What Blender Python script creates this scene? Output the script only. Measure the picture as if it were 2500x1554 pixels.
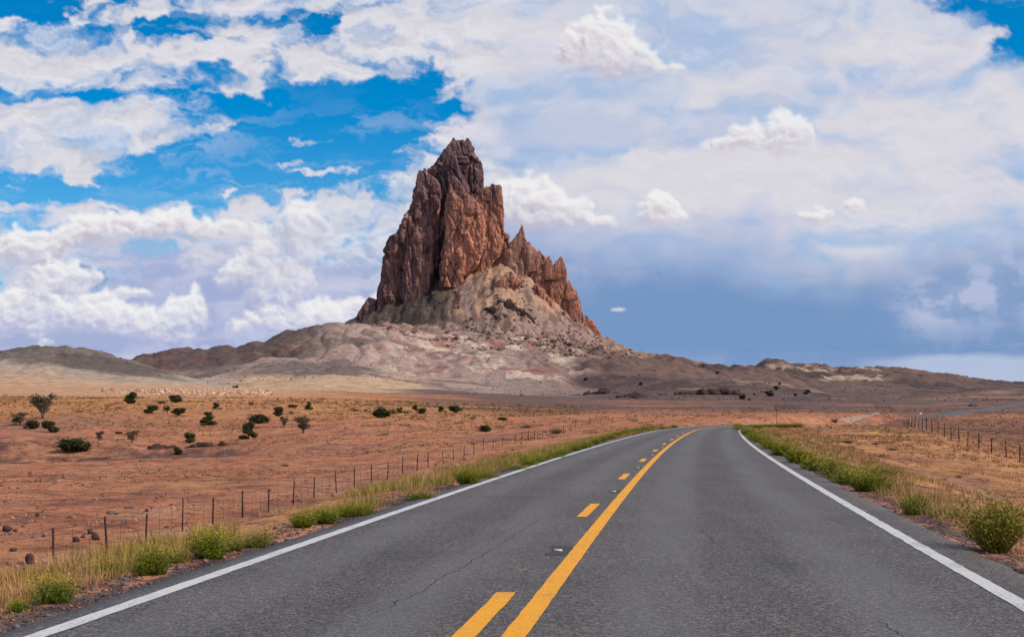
import bpy, math, random
import numpy as np
from mathutils import Vector

for o in list(bpy.data.objects):
    bpy.data.objects.remove(o)
scene = bpy.context.scene
COL = scene.collection
RNG = np.random.default_rng(7)
random.seed(7)

# ------------------------------------------------------------------ camera
F, CXP, HOR, EYE = 3600.0, 1250.0, 1007.0, 1.49      # focal length, centre and level line in photo pixels, eye height
cam_d = bpy.data.cameras.new('camera')
cam = bpy.data.objects.new('camera', cam_d)
COL.objects.link(cam)
cam.location = (0, 0, EYE)
cam.rotation_euler = (math.radians(90), 0, 0)
cam_d.sensor_width = 36
cam_d.lens = 36 * F / 2500
cam_d.shift_y = (HOR - 777) / 2500
cam_d.clip_start = 0.1
cam_d.clip_end = 60000
scene.camera = cam

# ------------------------------------------------------------------ node helper
class G:
    def __init__(s, nt):
        s.nt = nt; s.n = nt.nodes; s.l = nt.links
    def put(s, sock, v):
        if isinstance(v, bpy.types.NodeSocket):
            s.l.new(v, sock)
        elif v is not None:
            if sock.type == 'RGBA' and not isinstance(v, (int, float)) and len(v) == 3:
                v = (*v, 1)
            sock.default_value = v
    def node(s, t, **kw):
        n = s.n.new(t)
        for k, v in kw.items():
            setattr(n, k, v)
        return n
    def m(s, op, a, b=None, c=None, clamp=False):
        n = s.node('ShaderNodeMath', operation=op, use_clamp=clamp)
        for i, v in enumerate((a, b, c)):
            if v is not None: s.put(n.inputs[i], v)
        return n.outputs[0]
    def v(s, op, a, b=None, c=None, out=0):
        n = s.node('ShaderNodeVectorMath', operation=op)
        for i, x in enumerate((a, b, c)):
            if x is not None: s.put(n.inputs[i], x)
        return n.outputs['Value'] if op in ('LENGTH', 'DOT_PRODUCT') else n.outputs[0]
    def noise(s, vec, scale, detail=4, rough=.55, dist=0, color=False):
        n = s.node('ShaderNodeTexNoise')
        s.put(n.inputs['Vector'], vec); s.put(n.inputs['Scale'], scale)
        n.inputs['Detail'].default_value = detail; n.inputs['Roughness'].default_value = rough
        n.inputs['Distortion'].default_value = dist
        return n.outputs['Color' if color else 'Fac']
    def vor(s, vec, scale, feature='F1', detail=0, rough=.5, smooth=1):
        n = s.node('ShaderNodeTexVoronoi', feature=feature)
        s.put(n.inputs['Vector'], vec); s.put(n.inputs['Scale'], scale)
        n.inputs['Detail'].default_value = detail; n.inputs['Roughness'].default_value = rough
        if feature == 'SMOOTH_F1': n.inputs['Smoothness'].default_value = smooth
        return n.outputs['Distance']
    def mix(s, fac, a, b, blend='MIX'):
        n = s.node('ShaderNodeMix', data_type='RGBA', blend_type=blend)
        s.put(n.inputs[0], fac); s.put(n.inputs[6], a); s.put(n.inputs[7], b)
        return n.outputs[2]
    def ramp(s, x, a, b, lo=0., hi=1., smooth=True):
        n = s.node('ShaderNodeMapRange', interpolation_type='SMOOTHSTEP' if smooth else 'LINEAR', clamp=True)
        for k, val in zip(('Value', 'From Min', 'From Max', 'To Min', 'To Max'), (x, a, b, lo, hi)):
            s.put(n.inputs[k], val)
        return n.outputs[0]
    def comb(s, x, y, z=0.):
        n = s.node('ShaderNodeCombineXYZ')
        for i, q in enumerate((x, y, z)): s.put(n.inputs[i], q)
        return n.outputs[0]
    def attr(s, name, out='Color'):
        return s.node('ShaderNodeAttribute', attribute_name=name).outputs[out]
    def coord(s, k='Object'):
        return s.node('ShaderNodeTexCoord').outputs[k]
    def bump(s, h, strength=.5, dist=.1):
        n = s.node('ShaderNodeBump')
        n.inputs['Strength'].default_value = strength; n.inputs['Distance'].default_value = dist
        s.put(n.inputs['Height'], h)
        return n.outputs[0]

# ------------------------------------------------------------------ sun and sky
SUN = Vector((0.68, -0.20, 0.71)).normalized()
sun_d = bpy.data.lights.new('sun', 'SUN')
sun_d.energy = 3.4
sun_d.angle = math.radians(1.0)
sun_d.color = (1, .93, .83)
sun = bpy.data.objects.new('sun', sun_d)
COL.objects.link(sun)
sun.rotation_euler = SUN.to_track_quat('Z', 'Y').to_euler()
sun.location = (40, -10, 60)

scene.view_settings.view_transform = 'Standard'
scene.view_settings.look = 'None'
scene.view_settings.exposure = 0
scene.view_settings.gamma = 1
scene.view_settings.use_curve_mapping = False
scene.render.engine = 'CYCLES'
scene.cycles.use_denoising = True
scene.cycles.max_bounces = 5
scene.cycles.diffuse_bounces = 3
scene.cycles.transparent_max_bounces = 6

world = bpy.data.worlds.new('World')
scene.world = world
world.use_nodes = True
world.cycles.sampling_method = 'NONE'
g = G(world.node_tree)
g.n.clear()

def sky_nodes(g):
    """clear sky by the Sky Texture; broken cloud overhead and behind, where the cloud dome of the view ends"""
    D = g.coord('Generated')
    sep = g.node('ShaderNodeSeparateXYZ'); g.put(sep.inputs[0], D)
    x, y, z = sep.outputs
    sky = g.node('ShaderNodeTexSky', sky_type='NISHITA', sun_disc=False)
    sky.sun_elevation = math.asin(SUN.z)
    sky.sun_rotation = math.atan2(SUN.x, SUN.y)
    sky.altitude = 1700
    sky.air_density = 1.0; sky.dust_density = .2; sky.ozone_density = 2.2
    hs = g.node('ShaderNodeHueSaturation')
    hs.inputs['Hue'].default_value = .497
    hs.inputs['Saturation'].default_value = 1.6
    hs.inputs['Value'].default_value = 1.22
    g.put(hs.inputs['Color'], sky.outputs[0])
    base = g.v('MULTIPLY', hs.outputs[0], (.1, .1, .1))
    zz = g.m('ADD', g.m('MAXIMUM', z, 0.), .18)
    n = g.noise(g.comb(g.m('DIVIDE', x, zz), g.m('DIVIDE', y, zz)), 1.3, 5, .58)
    beside = g.m('MAXIMUM', g.ramp(g.m('ABSOLUTE', g.m('ARCTAN2', x, y)), .40, .54), g.ramp(z, .30, .40))
    k = g.m('MULTIPLY', g.m('MULTIPLY', g.ramp(n, .40, .62), .93), beside)
    c = g.mix(k, base, (.66, .655, .70))
    c = g.mix(g.m('MULTIPLY', g.ramp(z, .17, .02), g.m('MULTIPLY', beside, .9)), c, (.40, .47, .69))
    bg = g.node('ShaderNodeBackground')
    g.put(bg.inputs[0], c)
    bg.inputs[1].default_value = 1.0
    out = g.node('ShaderNodeOutputWorld')
    g.l.new(bg.outputs[0], out.inputs[0])
sky_nodes(g)

# ------------------------------------------------------------------ numpy noise
_P = np.random.default_rng(11).permutation(256).astype(np.int32)
_P = np.concatenate([_P, _P, _P])
_A = np.random.default_rng(12).uniform(0, 2 * np.pi, 256)
_G2 = np.stack([np.cos(_A), np.sin(_A)], 1)
_G3 = np.random.default_rng(13).normal(size=(256, 3)); _G3 /= np.linalg.norm(_G3, axis=1)[:, None]
def _f(t): return t * t * t * (t * (t * 6 - 15) + 10)
def pn2(x, y):
    xi = np.floor(x).astype(np.int64); yi = np.floor(y).astype(np.int64)
    xf = x - xi; yf = y - yi; xi &= 255; yi &= 255
    u, v = _f(xf), _f(yf)
    def gr(i, j):
        h = _P[_P[xi + i] + yi + j]
        return _G2[h, 0] * (xf - i) + _G2[h, 1] * (yf - j)
    a = gr(0, 0) * (1 - u) + gr(1, 0) * u
    b = gr(0, 1) * (1 - u) + gr(1, 1) * u
    return (a * (1 - v) + b * v) * 1.4
def pn3(x, y, z):
    xi = np.floor(x).astype(np.int64); yi = np.floor(y).astype(np.int64); zi = np.floor(z).astype(np.int64)
    xf = x - xi; yf = y - yi; zf = z - zi; xi &= 255; yi &= 255; zi &= 255
    u, v, w = _f(xf), _f(yf), _f(zf)
    def gr(i, j, k):
        h = _P[_P[_P[xi + i] + yi + j] + zi + k]
        return _G3[h, 0] * (xf - i) + _G3[h, 1] * (yf - j) + _G3[h, 2] * (zf - k)
    def pl(k):
        a = gr(0, 0, k) * (1 - u) + gr(1, 0, k) * u
        b = gr(0, 1, k) * (1 - u) + gr(1, 1, k) * u
        return a * (1 - v) + b * v
    return (pl(0) * (1 - w) + pl(1) * w) * 1.5
def fbm2(x, y, o=4, r=.5):
    s = 0; a = 1
    for k in range(o):
        s = s + a * pn2(x * 2 ** k + 17.3 * k, y * 2 ** k + 5.1 * k); a *= r
    return s
def blocks(x, y, z, seed=0):
    """nearest jittered cell: a random height per block and the distance to the block's border"""
    xi, yi, zi = (np.floor(q).astype(np.int64) for q in (x, y, z))
    f1 = np.full(x.shape, 9.); f2 = np.full(x.shape, 9.); hv = np.zeros(x.shape)
    rt = np.random.default_rng(21 + seed).uniform(0, 1, (256, 4))
    for i in (-1, 0, 1):
        for j in (-1, 0, 1):
            for k in (-1, 0, 1):
                h = _P[_P[_P[(xi + i) & 255] + ((yi + j) & 255)] + ((zi + k) & 255)]
                r = rt[h]
                q = (xi + i + r[:, 0] - x) ** 2 + (yi + j + r[:, 1] - y) ** 2 + (zi + k + r[:, 2] - z) ** 2
                c = q < f1
                f2 = np.where(c, f1, np.minimum(f2, q)); f1 = np.where(c, q, f1); hv = np.where(c, r[:, 3], hv)
    return hv - .5, np.sqrt(f2) - np.sqrt(f1)
def sst(x, a, b):
    t = np.clip((x - a) / (b - a), 0, 1)
    return t * t * (3 - 2 * t)

# ------------------------------------------------------------------ road line
_Yk = np.array([-60, 0, 10, 22, 35, 47, 66, 85, 105, 125, 140, 160, 187, 220, 260, 310, 380, 450, 520, 600, 700, 820, 950.])
_yel = lambda Y: -1.1 + .112 * Y + .00017 * Y * Y + .0014 * np.maximum(Y - 125, 0) ** 2
_Xk = _yel(_Yk)
_far = {260: 52., 310: 63., 380: 91., 450: 129., 520: 158.5, 600: 190., 700: 231., 820: 283., 950: 340.}
for i, yk in enumerate(_Yk):
    if yk in _far: _Xk[i] = _far[yk]
_Yd = np.concatenate([np.arange(-60, 225, 1.), np.arange(225, 951, 5.)])
def _smooth_interp(xq, xk, yk):          # cubic through the knots
    m = np.gradient(yk, xk)
    i = np.clip(np.searchsorted(xk, xq) - 1, 0, len(xk) - 2)
    h = xk[i + 1] - xk[i]; t = np.clip((xq - xk[i]) / h, 0, 1)
    return ((2*t**3 - 3*t**2 + 1) * yk[i] + (t**3 - 2*t**2 + t) * h * m[i] + (-2*t**3 + 3*t**2) * yk[i+1] + (t**3 - t**2) * h * m[i+1])
def road_x(Y): return _smooth_interp(np.asarray(Y, float), _Yk, _Xk)
_zrY = np.array([-60, 100, 150, 190, 215, 250, 300, 350, 400, 450, 500, 545, 575, 610, 650, 750, 850, 950.])
_zrZ = np.array([0, 0, -.02, -.02, -.3, -2.2, -4.2, -4.2, -2.7, .45, 1.5, 2.3, 2.25, 2.4, 3.2, 5.4, 7.3, 9.])
def road_z(Y): return _smooth_interp(np.asarray(Y, float), _zrY, _zrZ)
LEFT_LINE, RIGHT_LINE, DASH, EDGE_L, EDGE_R = -3.15, 3.72, -.33, -3.50, 4.25

# ------------------------------------------------------------------ terrain heights
_cp = np.array([-1200, 0, 200, 450, 700, 950, 1200, 1400, 1600, 1800, 2000, 2250, 2500, 3500.])
_cd = np.array([5, 60, 100, 140, 180, 230, 270, 310, 360, 420, 500, 600, 750, 950, 1300, 2200, 4000.])
_T = np.array([
 [-3.4,-3.4,-3.4,-3.4,-3.4,-3.3,-3.2,-3,-2.,-1.2,-1.2,-1.5,-1.8,-2],
 [-3.4,-3.4,-3.4,-3.4,-3.4,-3.3,-3.2,-3,-2.,-1.2,-1.2,-1.5,-1.8,-2],
 [-3.6,-3.6,-3.5,-3.4,-3.2,-3.,-2.8,-2.4,-1.5,-.9,-.7,-.8,-1.8,-2.4],
 [-3.9,-3.9,-3.8,-3.5,-3.1,-2.9,-2.6,-2.2,-1.,-.6,-.4,-.3,-1.9,-2.5],
 [-4.4,-4.4,-4.2,-3.8,-3.2,-2.8,-2.5,-1.8,-.5,-.5,-.3,-.5,-1.6,-2.4],
 [-4.9,-4.8,-4.6,-4.6,-3.4,-2.9,-2.4,-1.3,-.2,-.5,-.4,-.6,-1.2,-2],
 [-4.,-3.6,-3.6,-4.2,-3.,-2.6,-2.3,-.8,.1,-.5,-.2,-.4,-.8,-1.5],
 [-2.2,-2.,-2.2,-3.2,-2.,-1.2,-2.2,-.3,.4,-.1,.1,0,-.5,-1],
 [-.2,-.3,.2,-.4,-.5,.1,-1.2,.3,.8,.5,.6,.5,-.1,-.5],
 [3,2.9,3.2,3.4,2,1.4,.6,1.,1.3,1.2,1.1,.9,.3,0],
 [5.5,5.2,5.3,5.2,4.5,3.4,2.4,2.2,2.3,2.2,2,1.6,1.4,1],
 [8,7.7,7.6,7.6,7,6,4.8,3.8,3.6,3.6,3.2,2.5,2.6,2.5],
 [12,11.5,11.5,11.5,11,10,8,6.3,5.8,5.8,5,4,5,5],
 [18,18,17.5,17,16,14.5,12.5,10,9.2,9,8.4,7.4,8.6,9],
 [26,26,25,25,24,22,20,17.5,16,15.5,14,13,14,15],
 [34,34,34,34,36,38,38,36,32,28,24,22,22,22],
 [40,40,40,40,40,40,40,38,34,30,26,24,24,24.]])
_gp = np.linspace(-1200, 3500, 240); _gd = np.linspace(math.log(5), math.log(4000), 240)
_tab = np.stack([np.interp(_gd, np.log(_cd), _T[:, j]) for j in range(len(_cp))], 1)
_tab = np.stack([np.interp(_gp, _cp, _tab[i]) for i in range(240)], 0)
for _ in range(10):
    p = np.pad(_tab, 1, mode='edge'); _tab = (p[:-2, 1:-1] + p[2:, 1:-1] + 2 * p[1:-1, 1:-1]) / 4
    p = np.pad(_tab, 1, mode='edge'); _tab = (p[1:-1, :-2] + p[1:-1, 2:] + 2 * p[1:-1, 1:-1]) / 4
def table_z(px, d):
    u = np.clip((px + 1200) / 4700 * 239, 0, 238.999); v = np.clip((np.log(d) - _gd[0]) / (_gd[-1] - _gd[0]) * 239, 0, 238.999)
    i = v.astype(int); j = u.astype(int); fv = v - i; fu = u - j
    return (_tab[i, j] * (1-fv) * (1-fu) + _tab[i+1, j] * fv * (1-fu) + _tab[i, j+1] * (1-fv) * fu + _tab[i+1, j+1] * fv * fu)

# hills: crest line (bearing as photo column, height as photo row at that distance), distance of the crest, length of the front and back slopes, profile power
HILLS = [
 ([(-900,935),(-500,890),(-200,870),(0,856),(60,845),(110,839),(165,839),(205,846),(260,861),(310,877),(380,897),(440,916),(520,938),(570,950),(640,975)], 1350, 420, 500, 1.25),
 ([(180,960),(260,905),(312,878),(350,866),(372,863),(395,852),(430,851),(480,850),(507,855),(530,846),(560,843),(580,845),(600,836),(620,828),(644,829),(685,809),(725,803),(777,790),(833,788),(880,786),(960,800),(1050,840),(1120,880)], 2050, 620, 500, 1.15),
 ([(380,960),(468,919),(560,893),(650,875),(720,874),(860,886),(950,905),(1100,918),(1200,940),(1300,965)], 1650, 480, 300, 1.2),
 ([(560,965),(690,927),(760,914),(850,914),(950,926),(1060,940),(1150,958)], 1290, 230, 200, 1.1),
 ([(760,880),(850,800),(916,790),(980,790),(1040,800),(1140,806),(1250,815),(1400,838),(1500,858),(1600,882),(1720,930)], 2230, 950, 300, 1.55),
 ([(1000,900),(1130,868),(1230,868),(1320,880),(1420,905),(1500,930)], 1780, 380, 220, 1.2),
 ([(1180,960),(1250,935),(1310,922),(1370,926),(1400,945),(1440,965)], 1400, 170, 160, 1.1),
 ([(790,860),(840,787),(875,762),(917,737),(975,716),(1040,690),(1100,660),(1170,630),(1224,614),(1290,652),(1339,700),(1380,740),(1427,777),(1469,815),(1511,837),(1557,857),(1624,868),(1680,874),(1758,888),(1850,905),(1950,930)], 2520, 340, 300, 1.0),
 ([(1330,960),(1430,884),(1500,877),(1544,874),(1590,871),(1624,869),(1651,870),(1677,876),(1704,886),(1760,890),(1850,897),(1950,915),(2100,950)], 1900, 520, 350, 1.1),
 ([(1420,975),(1500,945),(1600,930),(1700,922),(1800,925),(1900,930),(1980,942),(2060,965)], 1350, 260, 250, 1.2),
 ([(1700,930),(1800,895),(1846,890),(1857,883),(1875,876),(1898,875),(1915,877),(1938,887),(1961,890),(1990,887),(2012,889),(2039,896),(2073,893),(2116,891),(2160,896),(2226,899),(2260,903),(2318,913),(2355,920),(2398,925),(2462,930),(2550,931),(2800,934),(3400,945)], 2300, 700, 500, 1.2),
 ([(1880,965),(1990,940),(2060,928),(2150,930),(2230,945),(2330,955),(2500,968)], 1600, 330, 250, 1.15),
 ([(2150,985),(2280,958),(2400,948),(2560,944),(2900,950)], 1500, 380, 300, 1.2),
]
def terrain(X, Y, detail=True):
    X = np.asarray(X, float); Y = np.asarray(Y, float)
    d = np.maximum(Y, 5.)
    px = CXP + F * X / d
    z = table_z(np.clip(px, -1200, 3500), d)
    base = z.copy()
    # broad swells and small relief on the plain
    if detail:
        amp = sst(d, 20, 200)
        z = z + (.45 + .4 * sst(px, 1100, 800) * sst(d, 90, 140) * sst(d, 420, 330)) * amp * fbm2(X / 45, Y / 60, 3) + .10 * fbm2(X / 6., Y / 6., 3) + .16 * sst(d, 30, 50) * sst(d, 330, 200) * (np.abs(fbm2(X / 5, Y / 7, 3, .55)) - .2)
    # gully with a cut bank across the left plain
    gy = 232 + 10 * np.sin(X / 24) + 9 * pn2(X / 14, Y * 0 + 3.3)
    gm = sst(X, -35, -55) * sst(X, -130, -100) 
    prof = sst(Y, gy - 12, gy - 1.) * (1 - sst(Y, gy + .2, gy + 2.5))
    z = z - gm * prof * 1.9
    gl = sst(px, 700, 560) * sst(d, 176, 206) * sst(d, 262, 236 + 0 * d)
    z = z - 1.3 * gl * (1 + .6 * pn2(X / 18, Y / 14)) - .35 * sst(px, 640, 520) * sst(d, 130, 160) * sst(d, 215, 190)
    hz = np.zeros_like(z)
    far = d > 850
    if far.any():
        Xf, Yf, pf, df, bf = X[far], Y[far], px[far], d[far], base[far]
        hh = z[far]
        wob = 26 * pn2(Xf / 160, Yf / 160) + 12 * pn2(Xf / 60 + 9, Yf / 60)
        for ci, (pts, D, fr, bk, pw) in enumerate(HILLS):
            pk = np.array(pts, float)
            zc = EYE + (HOR - np.interp(pf, pk[:, 0], pk[:, 1])) * D / F
            inside = (pf > pk[0, 0]) & (pf < pk[-1, 0])
            dd = df + wob * (0 if ci == 7 else 1)
            t = np.where(dd < D, 1 - (D - dd) / fr, 1 - (dd - D) / bk)
            t = np.clip(t, -.5, 1)
            s = np.where(t > 0, t, 0) ** pw
            if ci != 7: s = s * .55 + .45 * (s * s * (3 - 2 * s))
            else: s = np.where(dd > D, np.maximum(1 - ((dd - D) / bk) ** 2, 0), s)
            b0 = np.minimum(bf, zc)
            hi = np.where(inside & (t > 0), bf + (zc - bf) * s, -1e3)
            hi = np.where(zc < bf, -1e3, hi)
            k = 5.
            q = np.clip(.5 + .5 * (hi - hh) / k, 0, 1)
            hh = hh * (1 - q) + hi * q + k * q * (1 - q) * .35
        if detail:
            up = np.clip((hh - bf) / 40, 0, 1)
            rid = 1 - np.abs(pn2(Xf / 52 + .02 * Yf, Yf / 230)) * 2
            gul = -(1 - np.abs(pn2(Xf / 33 + 4, Yf / 120 + 2)) * 1.6).clip(0, 1) ** 3
            hh = hh + up * (3.4 * fbm2(Xf / 90, Yf / 90, 5, .52) + 1.3 * rid + 4.2 * gul + 1.8 * fbm2(Xf / 15, Yf / 24, 4, .6) - 2.2 * np.exp(-(pn2(Xf / 70 + 1, Yf / 150 + 5) / .08) ** 2)) + .4 * fbm2(Xf / 25, Yf / 25, 2)
        tz = (pf > 880) & (pf < 1560) & (df > 2150)
        tk_ = np.where(tz, sst(df, 2150, 2260), 0)
        hh = hh + detail * tk_ * (7.5 * (np.abs(fbm2(Xf / 30, Yf / 70, 5, .58)) - .25) + 2.2 * fbm2(Xf / 9, Yf / 14, 3, .6))
        z[far] = hh
    # the road's bed
    near = (Y > -70) & (Y < 960) & (px > 200) & (px < 4200) | (np.abs(X) < 40) & (Y < 60)
    if near.any():
        Xn, Yn = X[near], Y[near]
        Yc = np.clip(Yn, -60, 950)
        sl = (road_x(np.minimum(Yc + 1, 950)) - road_x(np.maximum(Yc - 1, -60))) / 2
        lat = (Xn - road_x(Yc)) / np.sqrt(1 + sl * sl)
        rz = road_z(Yc)
        out = np.where(lat < 0, EDGE_L - lat, lat - EDGE_R)
        flat = rz - .16 + .11 * sst(out, -.25, .05) - .10 * sst(out, .3, 1.6)
        if detail: flat = flat + .05 * sst(out, .1, .8) * fbm2(Xn / .7, Yn / .9, 2)
        w = np.where(lat < 0, sst(out, 1.3, 10.5), sst(out, .8, 9.))
        w = np.where(Yn > 220, sst(out, .6, 14), w)
        z[near] = flat * (1 - w) + z[near] * w
    return z

def ray_ground(px, py, dmin=8., dmax=3500.):
    """distance at which the sight line through a photo pixel meets the ground"""
    d = np.geomspace(dmin, dmax, 5000)
    zz = terrain((px - CXP) / F * d, d)
    ray = EYE - (py - HOR) / F * d
    hit = np.nonzero(zz >= ray)[0]
    k = hit[0] if len(hit) else len(d) - 1
    return float((px - CXP) / F * d[k]), float(d[k]), float(zz[k])

# ------------------------------------------------------------------ mesh helpers
def mesh(name, V, Fc, mats=None, smooth=False, attrs=None, cols=None, midx=None):
    V = np.ascontiguousarray(V, np.float32).reshape(-1, 3)
    me = bpy.data.meshes.new(name)
    me.vertices.add(len(V)); me.vertices.foreach_set('co', V.ravel())
    if isinstance(Fc, np.ndarray):
        k = Fc.shape[1]; n = len(Fc)
        me.loops.add(n * k); me.loops.foreach_set('vertex_index', Fc.astype(np.int32).ravel())
        me.polygons.add(n); me.polygons.foreach_set('loop_start', np.arange(0, n * k, k, dtype=np.int32))
    else:
        flat = [i for f in Fc for i in f]; st = np.cumsum([0] + [len(f) for f in Fc[:-1]]).astype(np.int32)
        n = len(Fc)
        me.loops.add(len(flat)); me.loops.foreach_set('vertex_index', flat)
        me.polygons.add(n); me.polygons.foreach_set('loop_start', st)
    if smooth: me.polygons.foreach_set('use_smooth', np.ones(n, bool))
    if midx is not None: me.polygons.foreach_set('material_index', np.asarray(midx, np.int32))
    for m_ in (mats or []):
        me.materials.append(m_)
    for an, av in (attrs or {}).items():
        a = me.attributes.new(an, 'FLOAT', 'POINT'); a.data.foreach_set('value', np.asarray(av, np.float32).ravel())
    for an, av in (cols or {}).items():
        a = me.attributes.new(an, 'FLOAT_COLOR', 'POINT')
        c4 = np.ones((len(V), 4), np.float32); c4[:, :3] = av; a.data.foreach_set('color', c4.ravel())
    me.update(calc_edges=True)
    return me
def obj(name, me, parent=None, loc=None, **tags):
    o = bpy.data.objects.new(name, me); COL.objects.link(o)
    if parent is not None: o.parent = parent
    if loc is not None: o.location = loc
    for k, v in tags.items(): o[k] = v
    return o
def empty(name, loc, label, category, group=None):
    o = bpy.data.objects.new(name, None); COL.objects.link(o); o.location = loc
    o.empty_display_size = .2
    o['label'] = label; o['category'] = category
    if group: o['group'] = group
    return o
def grid_faces(r, c, wrap=False):
    i = np.arange(r - 1)[:, None]; j = np.arange(c if wrap else c - 1)[None]
    a = i * c + j; b = i * c + (j + 1) % c
    return np.stack([a, b, b + c, a + c], -1).reshape(-1, 4)
class MB:
    """collects boxes and bars into one mesh"""
    def __init__(s): s.V = []; s.F = []
    def add(s, V, Fc):
        k = len(s.V); s.V += [tuple(v) for v in V]; s.F += [tuple(i + k for i in f) for f in Fc]
    def box(s, c, sz, rz=0., taper=1.):
        x, y, z = (q / 2 for q in sz); ca, sa = math.cos(rz), math.sin(rz); P = []
        for zz, t in ((-z, 1), (z, taper)):
            for xx, yy in ((-x, -y), (x, -y), (x, y), (-x, y)):
                a, b = xx * t, yy * t
                P.append((c[0] + a * ca - b * sa, c[1] + a * sa + b * ca, c[2] + zz))
        s.add(P, [(3, 2, 1, 0), (4, 5, 6, 7), (0, 1, 5, 4), (1, 2, 6, 5), (2, 3, 7, 6), (3, 0, 4, 7)])
    def bar(s, a, b, r0, r1=None, n=5):
        a = Vector(a); b = Vector(b); r1 = r0 if r1 is None else r1
        ax = (b - a).normalized(); u = ax.orthogonal().normalized(); w = ax.cross(u)
        P = []
        for c, r in ((a, r0), (b, r1)):
            for k in range(n):
                t = 2 * math.pi * k / n
                P.append(c + u * (r * math.cos(t)) + w * (r * math.sin(t)))
        s.add(P, [(k, (k + 1) % n, n + (k + 1) % n, n + k) for k in range(n)] + [tuple(range(n))[::-1], tuple(range(n, 2 * n))])
    def mesh(s, name, m, smooth=False): return mesh(name, np.array([tuple(v) for v in s.V]), s.F, [m], smooth)

# ------------------------------------------------------------------ materials
def material(name, build):
    m = bpy.data.materials.new(name); m.use_nodes = True
    g = G(m.node_tree); b = m.node_tree.nodes['Principled BSDF']
    b.inputs['Roughness'].default_value = .9
    b.inputs['Specular IOR Level'].default_value = .2
    build(g, b)
    return m
def plain(name, col, rough=.8, var=.25, scale=6., spec=.2):
    def f(g, b):
        n = g.noise(g.coord(), scale, 4, .6)
        c = g.mix(n, tuple(q * (1 - var) for q in col), tuple(q * (1 + var) for q in col))
        g.put(b.inputs['Base Color'], c); b.inputs['Roughness'].default_value = rough; b.inputs['Specular IOR Level'].default_value = spec
    return material(name, f)

def _ground(g, b):
    P = g.coord()
    c = g.attr('soil')
    m0 = g.noise(P, .16, 6, .62); m1 = g.noise(P, .75, 7, .68); m2 = g.noise(P, 3.4, 6, .7); m3 = g.noise(P, 8., 3, .6)
    c = g.mix(g.ramp(m0, .46, .60, 0, .62), c, g.mix(1., c, (.60, .54, .54), 'MULTIPLY'))
    c = g.mix(g.ramp(m1, .49, .60, 0, .74), c, g.mix(1., c, (.42, .38, .40), 'MULTIPLY'))
    c = g.mix(g.ramp(m2, .52, .64, 0, .68), c, g.mix(1., c, (.38, .33, .34), 'MULTIPLY'))
    c = g.mix(g.ramp(m1, .46, .34, 0, .5), c, g.mix(1., c, (1.22, 1.2, 1.15), 'MULTIPLY'))
    c = g.mix(g.ramp(g.vor(P, 2.2), .15, .10, 0, .6), c, (.10, .055, .045))
    c = g.mix(g.ramp(m3, .66, .73, 0, .5), c, (.62, .40, .28))
    g.put(b.inputs['Base Color'], c)
    h = g.m('MULTIPLY_ADD', m1, 1.2, g.m('MULTIPLY_ADD', m2, .4, g.m('MULTIPLY', m3, .12)))
    g.put(b.inputs['Normal'], g.bump(h, 1., .5))
M_ground = material('red_soil', _ground)
def _hills(g, b):
    P = g.coord()
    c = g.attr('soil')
    n = g.noise(P, .11, 9, .7)
    n2 = g.noise(P, .5, 6, .7)
    c = g.mix(g.ramp(n, .32, .7), g.mix(1., c, (.66, .64, .64), 'MULTIPLY'), g.mix(1., c, (1.2, 1.18, 1.16), 'MULTIPLY'))
    scrub = g.ramp(n2, .57, .68, 0, .62)
    c = g.mix(scrub, c, g.mix(.55, c, (.07, .055, .045)))
    n4 = g.noise(P, 1.1, 4, .7)
    c = g.mix(g.ramp(n4, .55, .66, 0, .5), c, g.mix(.5, c, (.05, .04, .035)))
    c = g.mix(g.ramp(n4, .42, .34, 0, .35), c, g.mix(1., c, (1.35, 1.3, 1.25), 'MULTIPLY'))
    g.put(b.inputs['Base Color'], c)
    g.put(b.inputs['Normal'], g.bump(g.noise(P, .16, 9, .68), .9, 4.))
M_hills = material('shale_hills', _hills)
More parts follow.
